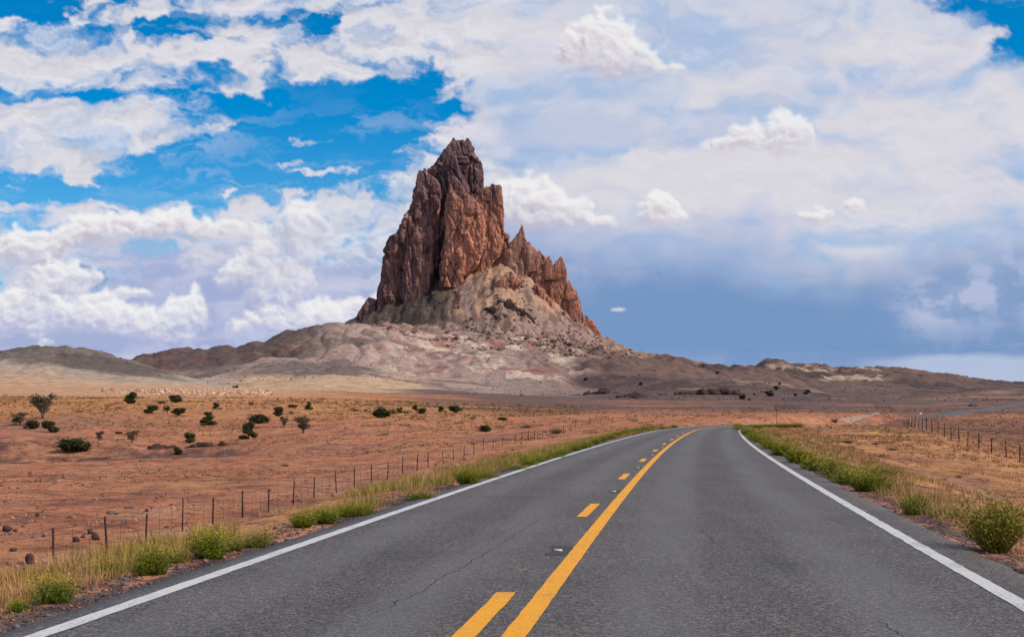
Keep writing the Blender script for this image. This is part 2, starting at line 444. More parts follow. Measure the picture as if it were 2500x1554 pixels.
def _rock(g, b):
    P = g.coord()
    vert = g.v('MULTIPLY', P, (1, 1, .22))
    a = g.noise(vert, .03, 8, .62, 1.2)
    s = g.noise(vert, .14, 7, .65, .6)
    f = g.noise(P, .35, 6, .65)
    c = g.mix(g.ramp(a, .33, .68), (.26, .10, .08), (.53, .22, .14))
    c = g.mix(g.ramp(s, .50, .72, 0, .75), c, (.58, .33, .21))
    c = g.mix(g.ramp(s, .44, .30, 0, .7), c, (.10, .06, .06))
    # darker, purple varnish on the summit; paler ledges facing up
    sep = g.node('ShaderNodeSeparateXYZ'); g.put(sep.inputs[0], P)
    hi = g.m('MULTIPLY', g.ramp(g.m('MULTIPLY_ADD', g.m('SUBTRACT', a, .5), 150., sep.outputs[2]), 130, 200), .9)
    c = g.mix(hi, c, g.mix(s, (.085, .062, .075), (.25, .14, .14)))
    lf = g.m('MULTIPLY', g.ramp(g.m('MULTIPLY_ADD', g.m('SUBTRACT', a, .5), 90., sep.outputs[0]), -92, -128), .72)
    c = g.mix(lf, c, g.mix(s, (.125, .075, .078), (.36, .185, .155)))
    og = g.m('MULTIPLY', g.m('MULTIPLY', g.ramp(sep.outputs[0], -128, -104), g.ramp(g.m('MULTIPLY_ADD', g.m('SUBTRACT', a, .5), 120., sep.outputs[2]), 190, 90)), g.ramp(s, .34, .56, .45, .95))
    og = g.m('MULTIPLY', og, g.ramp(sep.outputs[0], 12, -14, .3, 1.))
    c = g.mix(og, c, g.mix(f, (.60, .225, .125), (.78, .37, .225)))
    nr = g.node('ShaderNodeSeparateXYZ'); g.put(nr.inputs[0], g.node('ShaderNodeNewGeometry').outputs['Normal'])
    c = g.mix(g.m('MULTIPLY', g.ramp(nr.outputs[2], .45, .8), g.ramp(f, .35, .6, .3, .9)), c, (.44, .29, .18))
    wob = g.v('MULTIPLY_ADD', g.v('SUBTRACT', g.noise(P, .05, 4, .6, color=True), (.5, .5, .5)), (26, 26, 26), P)
    e1 = g.vor(g.v('MULTIPLY', wob, (1, 1, .26)), .034, 'DISTANCE_TO_EDGE')
    e2 = g.vor(g.v('MULTIPLY', wob, (1, 1, .4)), .085, 'DISTANCE_TO_EDGE')
    cell = g.node('ShaderNodeTexVoronoi'); g.put(cell.inputs['Vector'], g.v('MULTIPLY', wob, (1, 1, .4))); cell.inputs['Scale'].default_value = .085
    tone = g.node('ShaderNodeSeparateXYZ'); g.put(tone.inputs[0], cell.outputs['Color'])
    c = g.mix(g.ramp(tone.outputs[0], 0, 1, 0, .28), c, g.mix(1., c, (.55, .52, .55), 'MULTIPLY'))
    c = g.mix(g.ramp(tone.outputs[1], .6, 1, 0, .55), c, g.mix(1., c, (1.5, 1.42, 1.3), 'MULTIPLY'))
    c = g.mix(g.ramp(e1, .06, .0, 0, .7), c, (.06, .04, .04))
    c = g.mix(g.ramp(e2, .05, .0, 0, .28), c, (.07, .045, .04))
    c = g.mix(g.ramp(f, .3, .7), g.mix(1., c, (.66, .66, .68), 'MULTIPLY'), g.mix(1., c, (1.2, 1.17, 1.13), 'MULTIPLY'))
    g.put(b.inputs['Base Color'], c)
    h = g.m('ADD', g.m('MULTIPLY_ADD', s, 1., g.m('MULTIPLY', f, .6)), g.m('ADD', g.ramp(e1, 0, .12, 0, .9), g.m('MULTIPLY_ADD', tone.outputs[2], 1.0, g.ramp(e2, 0, .15, 0, .5))))
    g.put(b.inputs['Normal'], g.bump(h, .8, 2.4))
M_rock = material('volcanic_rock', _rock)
def _asph(g, b):
    P = g.coord(); lat = g.attr('lat', 'Fac')
    f = g.noise(P, 42., 5, .78)
    f3 = g.noise(P, 13., 3, .7)
    f2 = g.vor(P, 55., 'F1')
    m = g.noise(P, .6, 5, .6)
    l = g.noise(g.v('MULTIPLY', P, (1.2, .06, 1)), 1., 4, .55)
    c = g.mix(g.ramp(f, .38, .64), (.023, .0195, .0175), (.25, .208, .182))
    c = g.mix(g.ramp(f3, .42, .62), g.mix(1., c, (.70, .70, .71), 'MULTIPLY'), g.mix(1., c, (1.25, 1.25, 1.24), 'MULTIPLY'))
    c = g.mix(g.ramp(f2, .16, .08, 0, .6), c, (.30, .27, .25))
    c = g.mix(g.ramp(m, .35, .7, 0, .6), c, g.mix(1., c, (.66, .66, .68), 'MULTIPLY'))
    st = g.noise(g.v('MULTIPLY', P, (3.2, .22, 1)), 1., 5, .65)
    c = g.mix(g.ramp(st, .5, .68, 0, .38), c, g.mix(1., c, (.55, .55, .57), 'MULTIPLY'))
    def band(cx, w):
        q = g.m('DIVIDE', g.m('SUBTRACT', lat, cx), w)
        return g.m('SUBTRACT', 1., g.m('MULTIPLY', q, q), clamp=True)
    tr = g.m('ADD', g.m('ADD', band(.9, .5), band(2.7, .5)), g.m('ADD', band(-1.0, .45), band(-2.5, .45)))
    c = g.mix(g.m('MULTIPLY', tr, g.ramp(l, .3, .6, .12, .42)), c, (.165, .155, .15))
    dr = g.m('ADD', band(1.8, .55), band(-1.75, .5))
    c = g.mix(g.m('MULTIPLY', dr, g.ramp(l, .35, .65, .1, .42)), c, g.mix(1., c, (.55, .54, .55), 'MULTIPLY'))
    edge = g.ramp(lat, 3.82, 3.9)
    c = g.mix(g.m('MULTIPLY', edge, .5), c, g.mix(1., c, (1.1, 1.02, .92), 'MULTIPLY'))
    g.put(b.inputs['Base Color'], c)
    b.inputs['Roughness'].default_value = .62
    b.inputs['Specular IOR Level'].default_value = .3
    g.put(b.inputs['Normal'], g.bump(g.m('ADD', f, g.m('MULTIPLY', f2, .6)), .6, .012))
M_asph = material('asphalt', _asph)
def paint(name, col, wear):
    def f(g, b):
        P = g.coord()
        n = g.noise(P, 38., 5, .7); k = g.noise(P, 1.3, 4, .6)
        w = g.ramp(g.m('MULTIPLY_ADD', k, .4, n), .70, .88, 0, wear)
        c = g.mix(g.noise(P, 4., 5, .6), tuple(q * .86 for q in col), tuple(min(q * 1.08, .9) for q in col))
        g.put(b.inputs['Base Color'], g.mix(w, c, (.12, .11, .105)))
        b.inputs['Roughness'].default_value = .65
        g.put(b.inputs['Normal'], g.bump(n, .5, .008))
    return material(name, f)
M_white = paint('white_road_paint', (.62, .60, .58), .6)
M_yellow = paint('yellow_road_paint', (.95, .375, .016), .5)
M_tar = plain('old_tar', (.05, .046, .045), .6, .3, 20)
M_crack = plain('crack', (.018, .017, .017), .9, .2, 20)
def leafy(name, a, bcol, tip=None):
    def f(g, b):
        t = g.attr('shade', 'Fac')
        c = g.mix(t, a, bcol)
        inf = g.node('ShaderNodeObjectInfo').outputs['Random']
        c = g.mix(g.m('MULTIPLY', inf, .45), c, g.mix(1., c, (1.25, .95, .7), 'MULTIPLY'))
        if tip: c = g.mix(g.ramp(g.attr('tip', 'Fac'), .55, 1.), c, tip)
        g.put(b.inputs['Base Color'], c)
        b.inputs['Roughness'].default_value = .7
        b.inputs['Specular IOR Level'].default_value = .15
    return material(name, f)
M_juniper = leafy('juniper_leaf', (.026, .033, .012), (.105, .112, .04))
M_grey = leafy('grey_leaf', (.055, .05, .035), (.17, .14, .095))
M_bark = plain('bark', (.12, .085, .065), .9, .4, 3)
M_green = leafy('rabbitbrush_green', (.065, .095, .007), (.265, .295, .02), (.50, .40, .04))
M_olive = leafy('rabbitbrush_olive', (.10, .11, .014), (.31, .30, .04), (.48, .36, .08))
M_flower = leafy('rabbitbrush_flower', (.07, .11, .012), (.25, .29, .035), (.72, .50, .02))
def _dry(g, b):
    c = g.attr('tint'); g.put(b.inputs['Base Color'], c)
    b.inputs['Roughness'].default_value = .75
M_dry = material('dry_grass', _dry)
M_stone = plain('dark_stone', (.10, .062, .055), .9, .5, 3)
M_gravel = material('gravel', _dry)
M_post = plain('fence_post', (.045, .03, .025), .8, .4, 8)
M_wire = plain('fence_wire', (.10, .085, .075), .6, .3, 8)
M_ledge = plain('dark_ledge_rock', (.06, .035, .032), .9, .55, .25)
def _fin(g, b):
    P = g.coord(); n = g.noise(g.v('MULTIPLY', P, (1, 1, .3)), .06, 8, .65, .8); f = g.noise(P, .4, 6, .65)
    c = g.mix(g.ramp(n, .35, .65), (.25, .115, .085), (.47, .255, .165))
    c = g.mix(g.ramp(f, .35, .65), g.mix(1., c, (.68, .66, .68), 'MULTIPLY'), g.mix(1., c, (1.15, 1.13, 1.1), 'MULTIPLY'))
    g.put(b.inputs['Base Color'], c)
    g.put(b.inputs['Normal'], g.bump(g.m('MULTIPLY_ADD', n, 1., g.m('MULTIPLY', f, .4)), .7, 2.5))
M_fin = material('tan_slab_rock', _fin)
M_cleft = plain('shaded_cleft_rock', (.055, .042, .045), .9, .6, .12)  # dark rock; the deep shade of the cleft is put into its colour
M_slick = plain('pale_slickrock', (.50, .33, .25), .9, .3, .2)

# ------------------------------------------------------------------ the clouds: a sky dome 24 km off, cover and colour at its points
def sky_layers(px, py, rect):
    """clouds as seen from the road: colour (linear) and cover for bearings px, heights py (photo pixels); rect = rows/cols of the regular part"""
    u, v = px / 100., py / 100.
    def gauss(items, a, b, start=0.):
        s = start
        for (cx, cy, rx, ry, am) in items:
            r2 = ((a - cx / 100) * 100 / rx) ** 2 + ((b - cy / 100) * 100 / ry) ** 2
            s = s + am * np.exp(-r2 * 1.1)
        return s
    def fb(a, b, o, r=.5): return fbm2(a, b, o, r)
    w1x, w1y = fb(u * .35, v * .6, 3), fb(u * .35 + 31, v * .6 + 7, 3)
    w2x, w2y = fb(u * 1.3 + 3, v * 1.7, 5, .6), fb(u * 1.3 + 13, v * 1.7 + 9, 5, .6)
    a = u + .55 * w1x + .30 * w2x; b = v + .22 * w1y + .16 * w2y
    holes = [(760, 268, 430, 62, 1.25), (1010, 238, 190, 48, 1.0), (640, 370, 300, 62, 1.2), (520, 440, 350, 60, 1.15), (870, 345, 120, 80, .9),
             (40, 8, 280, 46, 1.25), (370, 66, 130, 24, 1.0), (560, 90, 110, 18, .85), (812, 66, 42, 36, 1.2), (480, 34, 90, 18, .6), (700, 60, 60, 20, .5),
             (330, 228, 240, 26, .8), (160, 470, 260, 52, 1.05), (20, 415, 60, 34, .9), (2495, 85, 70, 66, 1.35), (2300, 4, 200, 22, .9), (2420, 40, 90, 30, .6),
             (200, 655, 90, 36, 1.05), (130, 605, 110, 26, .7), (5, 720, 34, 60, .8), (-500, 350, 300, 160, 1.), (3000, 200, 300, 100, .8)]
    wisps = [(215, 372, 110, 26, 1.0), (240, 425, 80, 22, .85), (120, 385, 120, 22, .7), (160, 330, 110, 26, .6), (330, 290, 190, 34, .72), (440, 345, 90, 34, .62), (20, 350, 110, 40, .8),
             (800, 338, 110, 13, .95), (670, 398, 80, 10, 1.), (750, 420, 80, 9, .9), (830, 428, 90, 16, .6), (555, 474, 34, 5, 1.),
             (220, 495, 44, 14, .9), (312, 484, 42, 13, .9), (50, 512, 60, 11, .9), (40, 440, 36, 9, .6), (1110, 228, 90, 18, .75), (940, 338, 50, 9, .35), (700, 470, 90, 9, .6)]
    cov = 1.05 - gauss(holes, a, b) + gauss(wisps, a, b)
    left = sst(px + 120 * w1x, 1330, 1020)
    clod = fb(a * .75, b * 1.5, 6, .54)                       # clods and strands
    veil = fb(u * .28 + .6 * w1x + 4, v * .55 + .5 * w1y, 5, .5)
    edge = 1 - sst(np.abs(cov - .45), .25, .75)
    cov = cov + .55 * (1 - left) * sst(px, 2420, 2250)
    dS = cov - .42 + (.42 + .40 * edge) * clod * (.35 + .65 * left)
    aS = sst(dS, -.08, .62)
    # thickness -> colour
    tk = left * (.60 + .62 * clod) + (1 - left) * (.56 + .70 * veil + .16 * clod)
    brightb = gauss([(520, 140, 560, 46, .55), (1050, 60, 400, 50, .35), (1650, 450, 420, 70, .75), (2150, 120, 330, 46, .6), (1060, 340, 130, 80, .4),
                     (1180, 180, 120, 60, .2), (200, 400, 150, 40, .4), (1900, 385, 420, 40, .4), (2300, 300, 260, 60, .25), (1850, 210, 240, 36, .25)], a, b)
    blueb = gauss([(1440, 350, 230, 44, .75), (1330, 250, 130, 70, .5), (1500, 215, 200, 40, .35), (1750, 130, 150, 50, .3), (1620, 280, 260, 26, .3), (2080, 205, 200, 30, .3),
                   (1250, 400, 120, 30, .3), (1000, 640, 160, 80, .4), (330, 190, 260, 26, .35), (180, 90, 130, 36, .3), (2250, 275, 240, 24, .35), (600, 100, 240, 22, .25)], a, b)
    tk = tk + brightb - blueb
    up = fb(a * .75, b * 1.5 + .16, 4, .5) - fb(a * .75, b * 1.5, 4, .5)              # tops catch the light
    t = sst(tk, .02, 1.15)
    thin = np.array([.43, .545, .755]); thick = np.array([.70, .685, .74])
    col = thin * (1 - t)[..., None] + thick * t[..., None]
    pinkish = (1 - left) * sst(fb(u * .4 + 9, v * .8, 3), -.1, .6) * .5
    col = col * (1 - pinkish[..., None]) + np.array([.70, .66, .74]) * pinkish[..., None]
    col = col * (1 + (.035 + .06 * left) * np.clip(-up * 2., -1, 1))[..., None]
    al = aS * (.62 + .38 * sst(tk, -.1, .5))
    al = al + (np.maximum(al, aS * .93) - al) * sst(px + 60 * w1x, 1050, 1450)
    ci = sst(fb(a * .45 + 20, b * 2.4, 6, .6), -.15, .6) * np.clip(gauss([(320, 285, 280, 50, .8), (400, 350, 220, 50, .6), (150, 410, 260, 50, .7), (840, 440, 220, 36, .5), (330, 226, 260, 28, .8), (960, 300, 160, 50, .35), (650, 450, 260, 40, .4), (420, 70, 260, 40, .6)], a, b), 0, 1)
    ci = ci * .75
    col = np.where((al > .001)[..., None], col, thin); col = (col * al[..., None] + np.array([.56, .63, .79]) * (ci * (1 - al))[..., None]) / np.maximum(al + ci * (1 - al), 1e-4)[..., None]
    al = al + ci * (1 - al)
    # rain-blue air, right, and lavender air, left
    n3 = fb(u * .22 + 2, v * .5, 4); n4 = fb(u * .5, v * .16 + 5, 4)
    sv = sst(py + 62 * n3 + 26 * n4 + np.interp(px, [900, 1250, 1500, 1750, 2000, 2250, 2500, 3200], [60, 40, 15, -20, -45, -50, 10, 0]), 470, 700) * sst(px + 60 * n3, 960, 1290)
    scol = np.array([.165, .295, .54])[None] * np.ones(px.shape + (1,))
    lite = sst(py + 40 * n3, 720, 540)[..., None]
    scol = scol * (1 - lite) + np.array([.285, .38, .635]) * lite
    lb = np.clip(gauss([(2450, 640, 230, 190, .6), (2300, 752, 95, 70, .75), (2395, 715, 80, 40, .45), (1500, 640, 260, 70, .25), (1250, 650, 180, 120, .3), (1700, 905, 500, 40, .3)], u + .4 * n3, v) * (1 + .5 * n4) * (.35 + .95 * sst(fb(u * .8 + 2, v * 1.2, 6, .58), -.4, .4)), 0, 1)[..., None]
    scol = scol * (1 - lb) + np.array([.44, .50, .70]) * lb
    bank = sst(py + 9 * fb(u * .8, v * 2, 4), 856, 880) * sst(px + 50 * n3, 2060, 2240)
    bank = (bank * .8)[..., None]; scol = scol * (1 - bank) + np.array([.50, .57, .74]) * bank
    sv = (sv * .97)[..., None]
    al = 1 - (1 - al) * (1 - sv[..., 0]); col = col * (1 - sv) + scol * sv
    lv = sst(py + 70 * n3 + 40 * n4 + np.interp(px, [-600, 0, 300, 600, 900, 1100], [-30, -30, 40, 70, 20, -60]), 560, 790) * sst(px + 70 * n3, 1230, 960)
    lcol = np.array([.36, .415, .655]) * np.ones(px.shape + (1,))
    k = sst(clod + .6 * n4, -.3, .7)[..., None]; lcol = lcol * (1 - k) + np.array([.49, .53, .735]) * k
    k = (sst(py + 10 * n4, 846, 884) * .75)[..., None]; lcol = lcol * (1 - k) + np.array([.60, .63, .79]) * k
    lv = (lv * .93)[..., None]
    al = 1 - (1 - al) * (1 - lv[..., 0]); col = col * (1 - lv) + lcol * lv
    # --- cumulus: a block of air filled with lumps, lit from the upper right
    r0, r1, c0, c1 = rect
    U, Vv = px[r0:r1, c0:c1], py[r0:r1, c0:c1]
    nz = 14; dz = 9.
    cum = [  # x, y of the base line, half width, height, strength
        (1290, 530, 105, 100, 1.1), (1232, 520, 60, 80, .9), (1375, 536, 95, 62, 1.), (1450, 548, 80, 28, .7),
        (1605, 532, 62, 70, 1.05), (1650, 536, 40, 28, .7),
        (1470, 150, 100, 125, 1.), (1410, 128, 70, 70, .7), (1545, 162, 95, 60, .9), (1640, 168, 60, 22, .5),
        (1915, 350, 85, 78, .95), (1845, 352, 90, 55, .8), (1770, 362, 80, 24, .55),
        (1995, 533, 55, 28, .8), (2085, 506, 40, 26, .75), (1508, 757, 24, 9, .72),
        (120, 700, 60, 95, .95), (190, 695, 70, 60, .7), (70, 770, 100, 90, .9), (10, 800, 60, 60, .7),
        (150, 780, 90, 80, 1.), (240, 780, 110, 62, 1.), (330, 800, 150, 60, 1.), (440, 795, 70, 75, .95), (480, 770, 50, 70, .8), (290, 720, 130, 24, .55),
        (640, 700, 60, 130, .95), (590, 680, 60, 70, .75), (700, 720, 60, 90, .9), (735, 690, 46, 190, .95), (560, 690, 40, 60, .7), (660, 640, 60, 60, .8),
        (745, 560, 90, 75, .85), (690, 600, 80, 40, .6), (690, 790, 75, 62, 1.), (790, 795, 90, 62, 1.), (625, 800, 75, 45, .8), (870, 790, 70, 60, .85), (900, 760, 50, 50, .7),
        (430, 560, 110, 52, 1.), (330, 570, 110, 50, .95), (220, 580, 110, 60, .95), (560, 570, 120, 34, .75), (60, 620, 110, 60, 1.), (140, 600, 60, 40, .8),
        (95, 812, 50, 36, .9), (430, 826, 50, 18, .9), (385, 822, 40, 14, .7), (110, 845, 26, 22, .8), (840, 640, 120, 70, .5), (950, 610, 90, 40, .45)]
    foot = np.zeros(U.shape); soft = np.full(U.shape, 1e3); relh = np.zeros(U.shape); tot = np.full(U.shape, 1e-6)
    wx = 16 * w2x[r0:r1, c0:c1] + 14 * w1x[r0:r1, c0:c1]; wy = 10 * w2y[r0:r1, c0:c1]
    for (cx, by, hw, hh, st) in cum:
        dx = (U + wx - cx) / hw; h = (by - U * 0 - (Vv + wy)) / hh
        e = np.where(h > 0, h ** 2, (h * 2.6) ** 2)
        q = st * np.clip(1.12 - dx ** 2 - e * (.62 + .3 * np.abs(dx)), -1, 1)
        foot = np.maximum(foot, q) + .18 * np.minimum(np.maximum(q, 0), np.maximum(foot, 0))
        wgt = np.maximum(q, 0) + 1e-6; relh += wgt * np.clip(h, -.3, 1.2); tot += wgt
    relh = relh / tot
    dens = np.zeros((nz,) + U.shape, np.float32)
    act = foot > -.2
    for k in range(nz):
        zz = (k - nz / 2 + .5) * dz
        bod = foot[act] - (zz / 52.) ** 2 * .9
        x3, y3, z3 = (U[act] + .6 * wx[act]) / 46., (Vv[act] + .6 * wy[act]) / 38., np.full(act.sum(), zz / 46. + 3)
        n = -.02 + .98 * np.abs(pn3(x3, y3, z3)) + .52 * np.abs(pn3(x3 * 2.1 + 5, y3 * 2.1, z3 * 2.1)) + .28 * np.abs(pn3(x3 * 4.3, y3 * 4.3 + 9, z3 * 4.3)) + .15 * np.abs(pn3(x3 * 9, y3 * 9, z3 * 9))
        D = np.zeros(U.shape, np.float32); D[act] = np.clip((bod - n * .95 + .05) * 3.4, 0, 1)
        dens[k] = D
    # light: march towards the sun (right, up, towards the viewer)
    occ = np.zeros_like(dens)
    for s in (1, 2, 3, 5, 8, 12):
        sh = np.roll(np.roll(dens, -int(round(s * .9)), 2), int(round(s * 1.5)), 1)
        kz = int(round(s * .35))
        if kz: sh = np.concatenate([np.zeros((kz,) + U.shape, np.float32), sh[:-kz]], 0)
        occ += sh * {1: 1, 2: 1, 3: 1.3, 5: 2., 8: 3, 12: 3.5}[s]
    Lg = np.exp(-occ * .42)
    T = np.ones(U.shape); acc = np.zeros(U.shape)
    for k in range(nz):
        x = 1 - np.exp(-dens[k] * 1.15)
        acc += T * x * Lg[k]; T *= 1 - x
    A = 1 - T
    lit = acc / np.maximum(A, 1e-4)
    amb = .38 + .62 * np.clip(relh, 0, 1)
    y = np.clip(-.16 + .30 * amb + .98 * lit ** .9 + .42 * (relh - .5), 0, 1)
    lowk = sst(Vv, 520, 780)[..., None]
    shd = np.array([.56, .50, .585]) * (1 - lowk) + np.array([.50, .52, .70]) * lowk
    cc = shd * (1 - y[..., None]) + np.array([.90, .885, .88]) * y[..., None]
    A = sst(A, .06, 1.06)
    for _ in range(2):
        q = np.pad(A, 1, mode='edge'); A = (q[:-2, 1:-1] + q[2:, 1:-1] + q[1:-1, :-2] + q[1:-1, 2:] + 2 * A) / 6
    # undersides dissolve into the air, sides fray
    A = A * (.35 + .65 * sst(relh + .3 * w2x[r0:r1, c0:c1], -.30, .10)) * (.6 + .4 * sst(foot, -.1, .3))
    A = A * np.where(U > 1150, .88, 1.)
    for bx in ((820, 600, 260, 90),):
        f = np.exp(-((U - bx[0]) / bx[2]) ** 2 - ((Vv - bx[1]) / bx[3]) ** 2); A = A * (1 - .45 * f)
    A3 = A[..., None] * .97
    c2 = col[r0:r1, c0:c1]; a2 = al[r0:r1, c0:c1]
    ao = A3[..., 0] + a2 * (1 - A3[..., 0])
    col[r0:r1, c0:c1] = (cc * A3 + c2 * (a2[..., None]) * (1 - A3)) / np.maximum(ao, 1e-4)[..., None]
    al[r0:r1, c0:c1] = ao
    return col, al

def cloud_dome():
    ext = np.linspace(0, 1, 57)[1:]
    reg = np.arange(-4, 2508, 3.55); pxs = np.concatenate([(-4 - 900 * ext)[::-1], reg, reg[-1] + 900 * ext])
    ext2 = np.linspace(0, 1, 39)[1:]; pys = np.concatenate([(-4 - 600 * ext2)[::-1], np.arange(-4, 946, 3.4), [965, 990, 1015]])
    PX, PY = np.meshgrid(pxs, pys)
    c, a = sky_layers(PX, PY, (38, len(pys) - 3, 56, len(pxs) - 56))
    a = a * sst(PX, -880, -380) * sst(PX, 3380, 2900) * sst(PY, -580, -160)
    d = np.stack([(PX - CXP) / F, np.ones_like(PX), (HOR - PY) / F], -1); d /= np.linalg.norm(d, axis=-1)[..., None]
    V = (d * 24000 + [0, 0, EYE]).reshape(-1, 3)
    def f(g, b):
        nt = g.nt; em = g.node('ShaderNodeEmission'); tr = g.node('ShaderNodeBsdfTransparent'); mx = g.node('ShaderNodeMixShader')
        g.put(em.inputs[0], g.attr('cloud')); g.put(mx.inputs[0], g.attr('cover', 'Fac'))
        g.l.new(tr.outputs[0], mx.inputs[1]); g.l.new(em.outputs[0], mx.inputs[2])
        out = [n for n in nt.nodes if n.type == 'OUTPUT_MATERIAL'][0]
        g.l.new(mx.outputs[0], out.inputs[0]); g.n.remove(b)
    m = bpy.data.materials.new('clouds'); m.use_nodes = True
    f(G(m.node_tree), m.node_tree.nodes['Principled BSDF'])
    m.cycles.emission_sampling = 'NONE'
    obj('sky', mesh('sky', V, grid_faces(len(pys), len(pxs)), [m], True, attrs={'cover': a.ravel()}, cols={'cloud': c.reshape(-1, 3)}), kind='structure')
cloud_dome()

# ------------------------------------------------------------------ ground sheet
def lerp(a, b, t): return a * (1 - t[:, None]) + np.asarray(b)[None] * t[:, None]
def ground_colour(X, Y, Z):
    d = np.maximum(Y, 5.); px = CXP + F * X / d
    c = np.tile(np.array([.62, .232, .108]), (len(X), 1))
    n1 = fbm2(X / 22, Y / 40, 4, .55); n2 = fbm2(X / 60 + 7, Y / 130 + 3, 4, .55); n3 = fbm2(X / 5 + 3, Y / 7, 3, .6)
    c = lerp(c, (.68, .30, .13), sst(n1, 0., .7) * .8)
    c = lerp(c, (.40, .18, .115), sst(n2, .1, .6) * .7)
    c = lerp(c, (.20, .105, .08), sst(n3, .1, .8) * .5)
    c = lerp(c, (.60, .33, .18), sst(-n3 - .5 * n1, .2, .8) * .55)
    bank = sst(px, 660, 560) * sst(d, 205, 226) * sst(d, 275, 244)
    c = lerp(c, (.17, .08, .06), bank * sst(n3 + .6 * n1, -.5, .1) * .9)
    # dry-grass tinted ground
    gold = sst(d, 330, 420) * (1 - sst(d, 620, 760)) * sst(px, 1350, 1150)
    c = lerp(c, (.70, .32, .11), gold * (.45 + .45 * sst(n1, -.4, .5)))
    # pale sand at the foot of the left hills, its sunlit brightness painted in
    sand = sst(d + 60 * n2, 560, 680) * sst(px + 120 * n1, 900, 640)
    c = lerp(c, (.72, .41, .22), sand * .92)
    # dark gravel wash in the middle distance
    wash = sst(d, 380, 520) * sst(px + 200 * n2, 850, 1200) * sst(fbm2(X / 130, Y / 26, 4, .6), -.8, -.1)
    c = lerp(c, (.15, .098, .085), wash * .9)
    rt = sst(px, 1900, 2150) * sst(d, 110, 160) * (1 - sst(d, 330, 420))
    c = lerp(c, (.27, .125, .085), rt * .75)
    # verges
    Yc = np.clip(Y, -60, 950); lat = X - road_x(Yc)
    out = np.where(lat < 0, EDGE_L - lat, lat - EDGE_R)
    ok = (Y < 200)
    straw = ok * np.where(lat > 0, sst(out, .8, 2.5) * (1 - sst(out, 14, 24)), .6 * sst(out, .5, 1.3) * (1 - sst(out, 2, 4)))
    c = lerp(c, (.72, .335, .12), straw * (.10 + .8 * sst(n3 + .6 * n1, -.3, .4)))
    red = ok * (1 - sst(out, 1.0, 2.0)) * sst(fbm2(X / .9, Y / 4.5, 3, .6), -.25, .2)
    c = lerp(c, (.66, .28, .17), red * .9)
    grav = ok * (1 - sst(out, .25, .9 )) * sst(fbm2(X / .5 + 8, Y / 2.2, 3, .6), -.35, .15)
    c = lerp(c, (.10, .082, .078), grav * .9)
    return c
def sheet(cols, rows):
    PX, DD = np.meshgrid(cols, rows)
    X = ((PX - CXP) / F * DD).ravel(); Y = DD.ravel()
    return X, Y
def px_cols(lo, hi, step, far, n):
    mid = np.arange(lo, hi + .1, step)
    t = np.linspace(0, 1, n + 1)[1:] ** 1.8
    return np.concatenate([(lo - t * far)[::-1], mid, hi + t * far])
cols = px_cols(-160, 2660, 5., 9000, 30)
rows = np.geomspace(4., 950., 350)
X, Y = sheet(cols, rows)
Z = terrain(X, Y)
Fq = grid_faces(len(rows), len(cols))
gx = np.concatenate([np.linspace(-300, -14, 26), np.linspace(-12, 12, 41), np.linspace(14, 300, 26)]); gy = np.linspace(-200, 4.0, 60)
GX, GY = np.meshgrid(gx, gy); GX = GX.ravel(); GY = GY.ravel()
GZ = terrain(GX, GY) - .02
V = np.stack([np.concatenate([X, GX]), np.concatenate([Y, GY]), np.concatenate([Z, GZ])], 1)
F2 = grid_faces(len(gy), len(gx)) + len(X)
ctr = ground_colour(V[:, 0], V[:, 1], V[:, 2])
obj('ground', mesh('ground', V, np.concatenate([Fq, F2]), [M_ground], True, cols={'soil': ctr}), kind='structure')

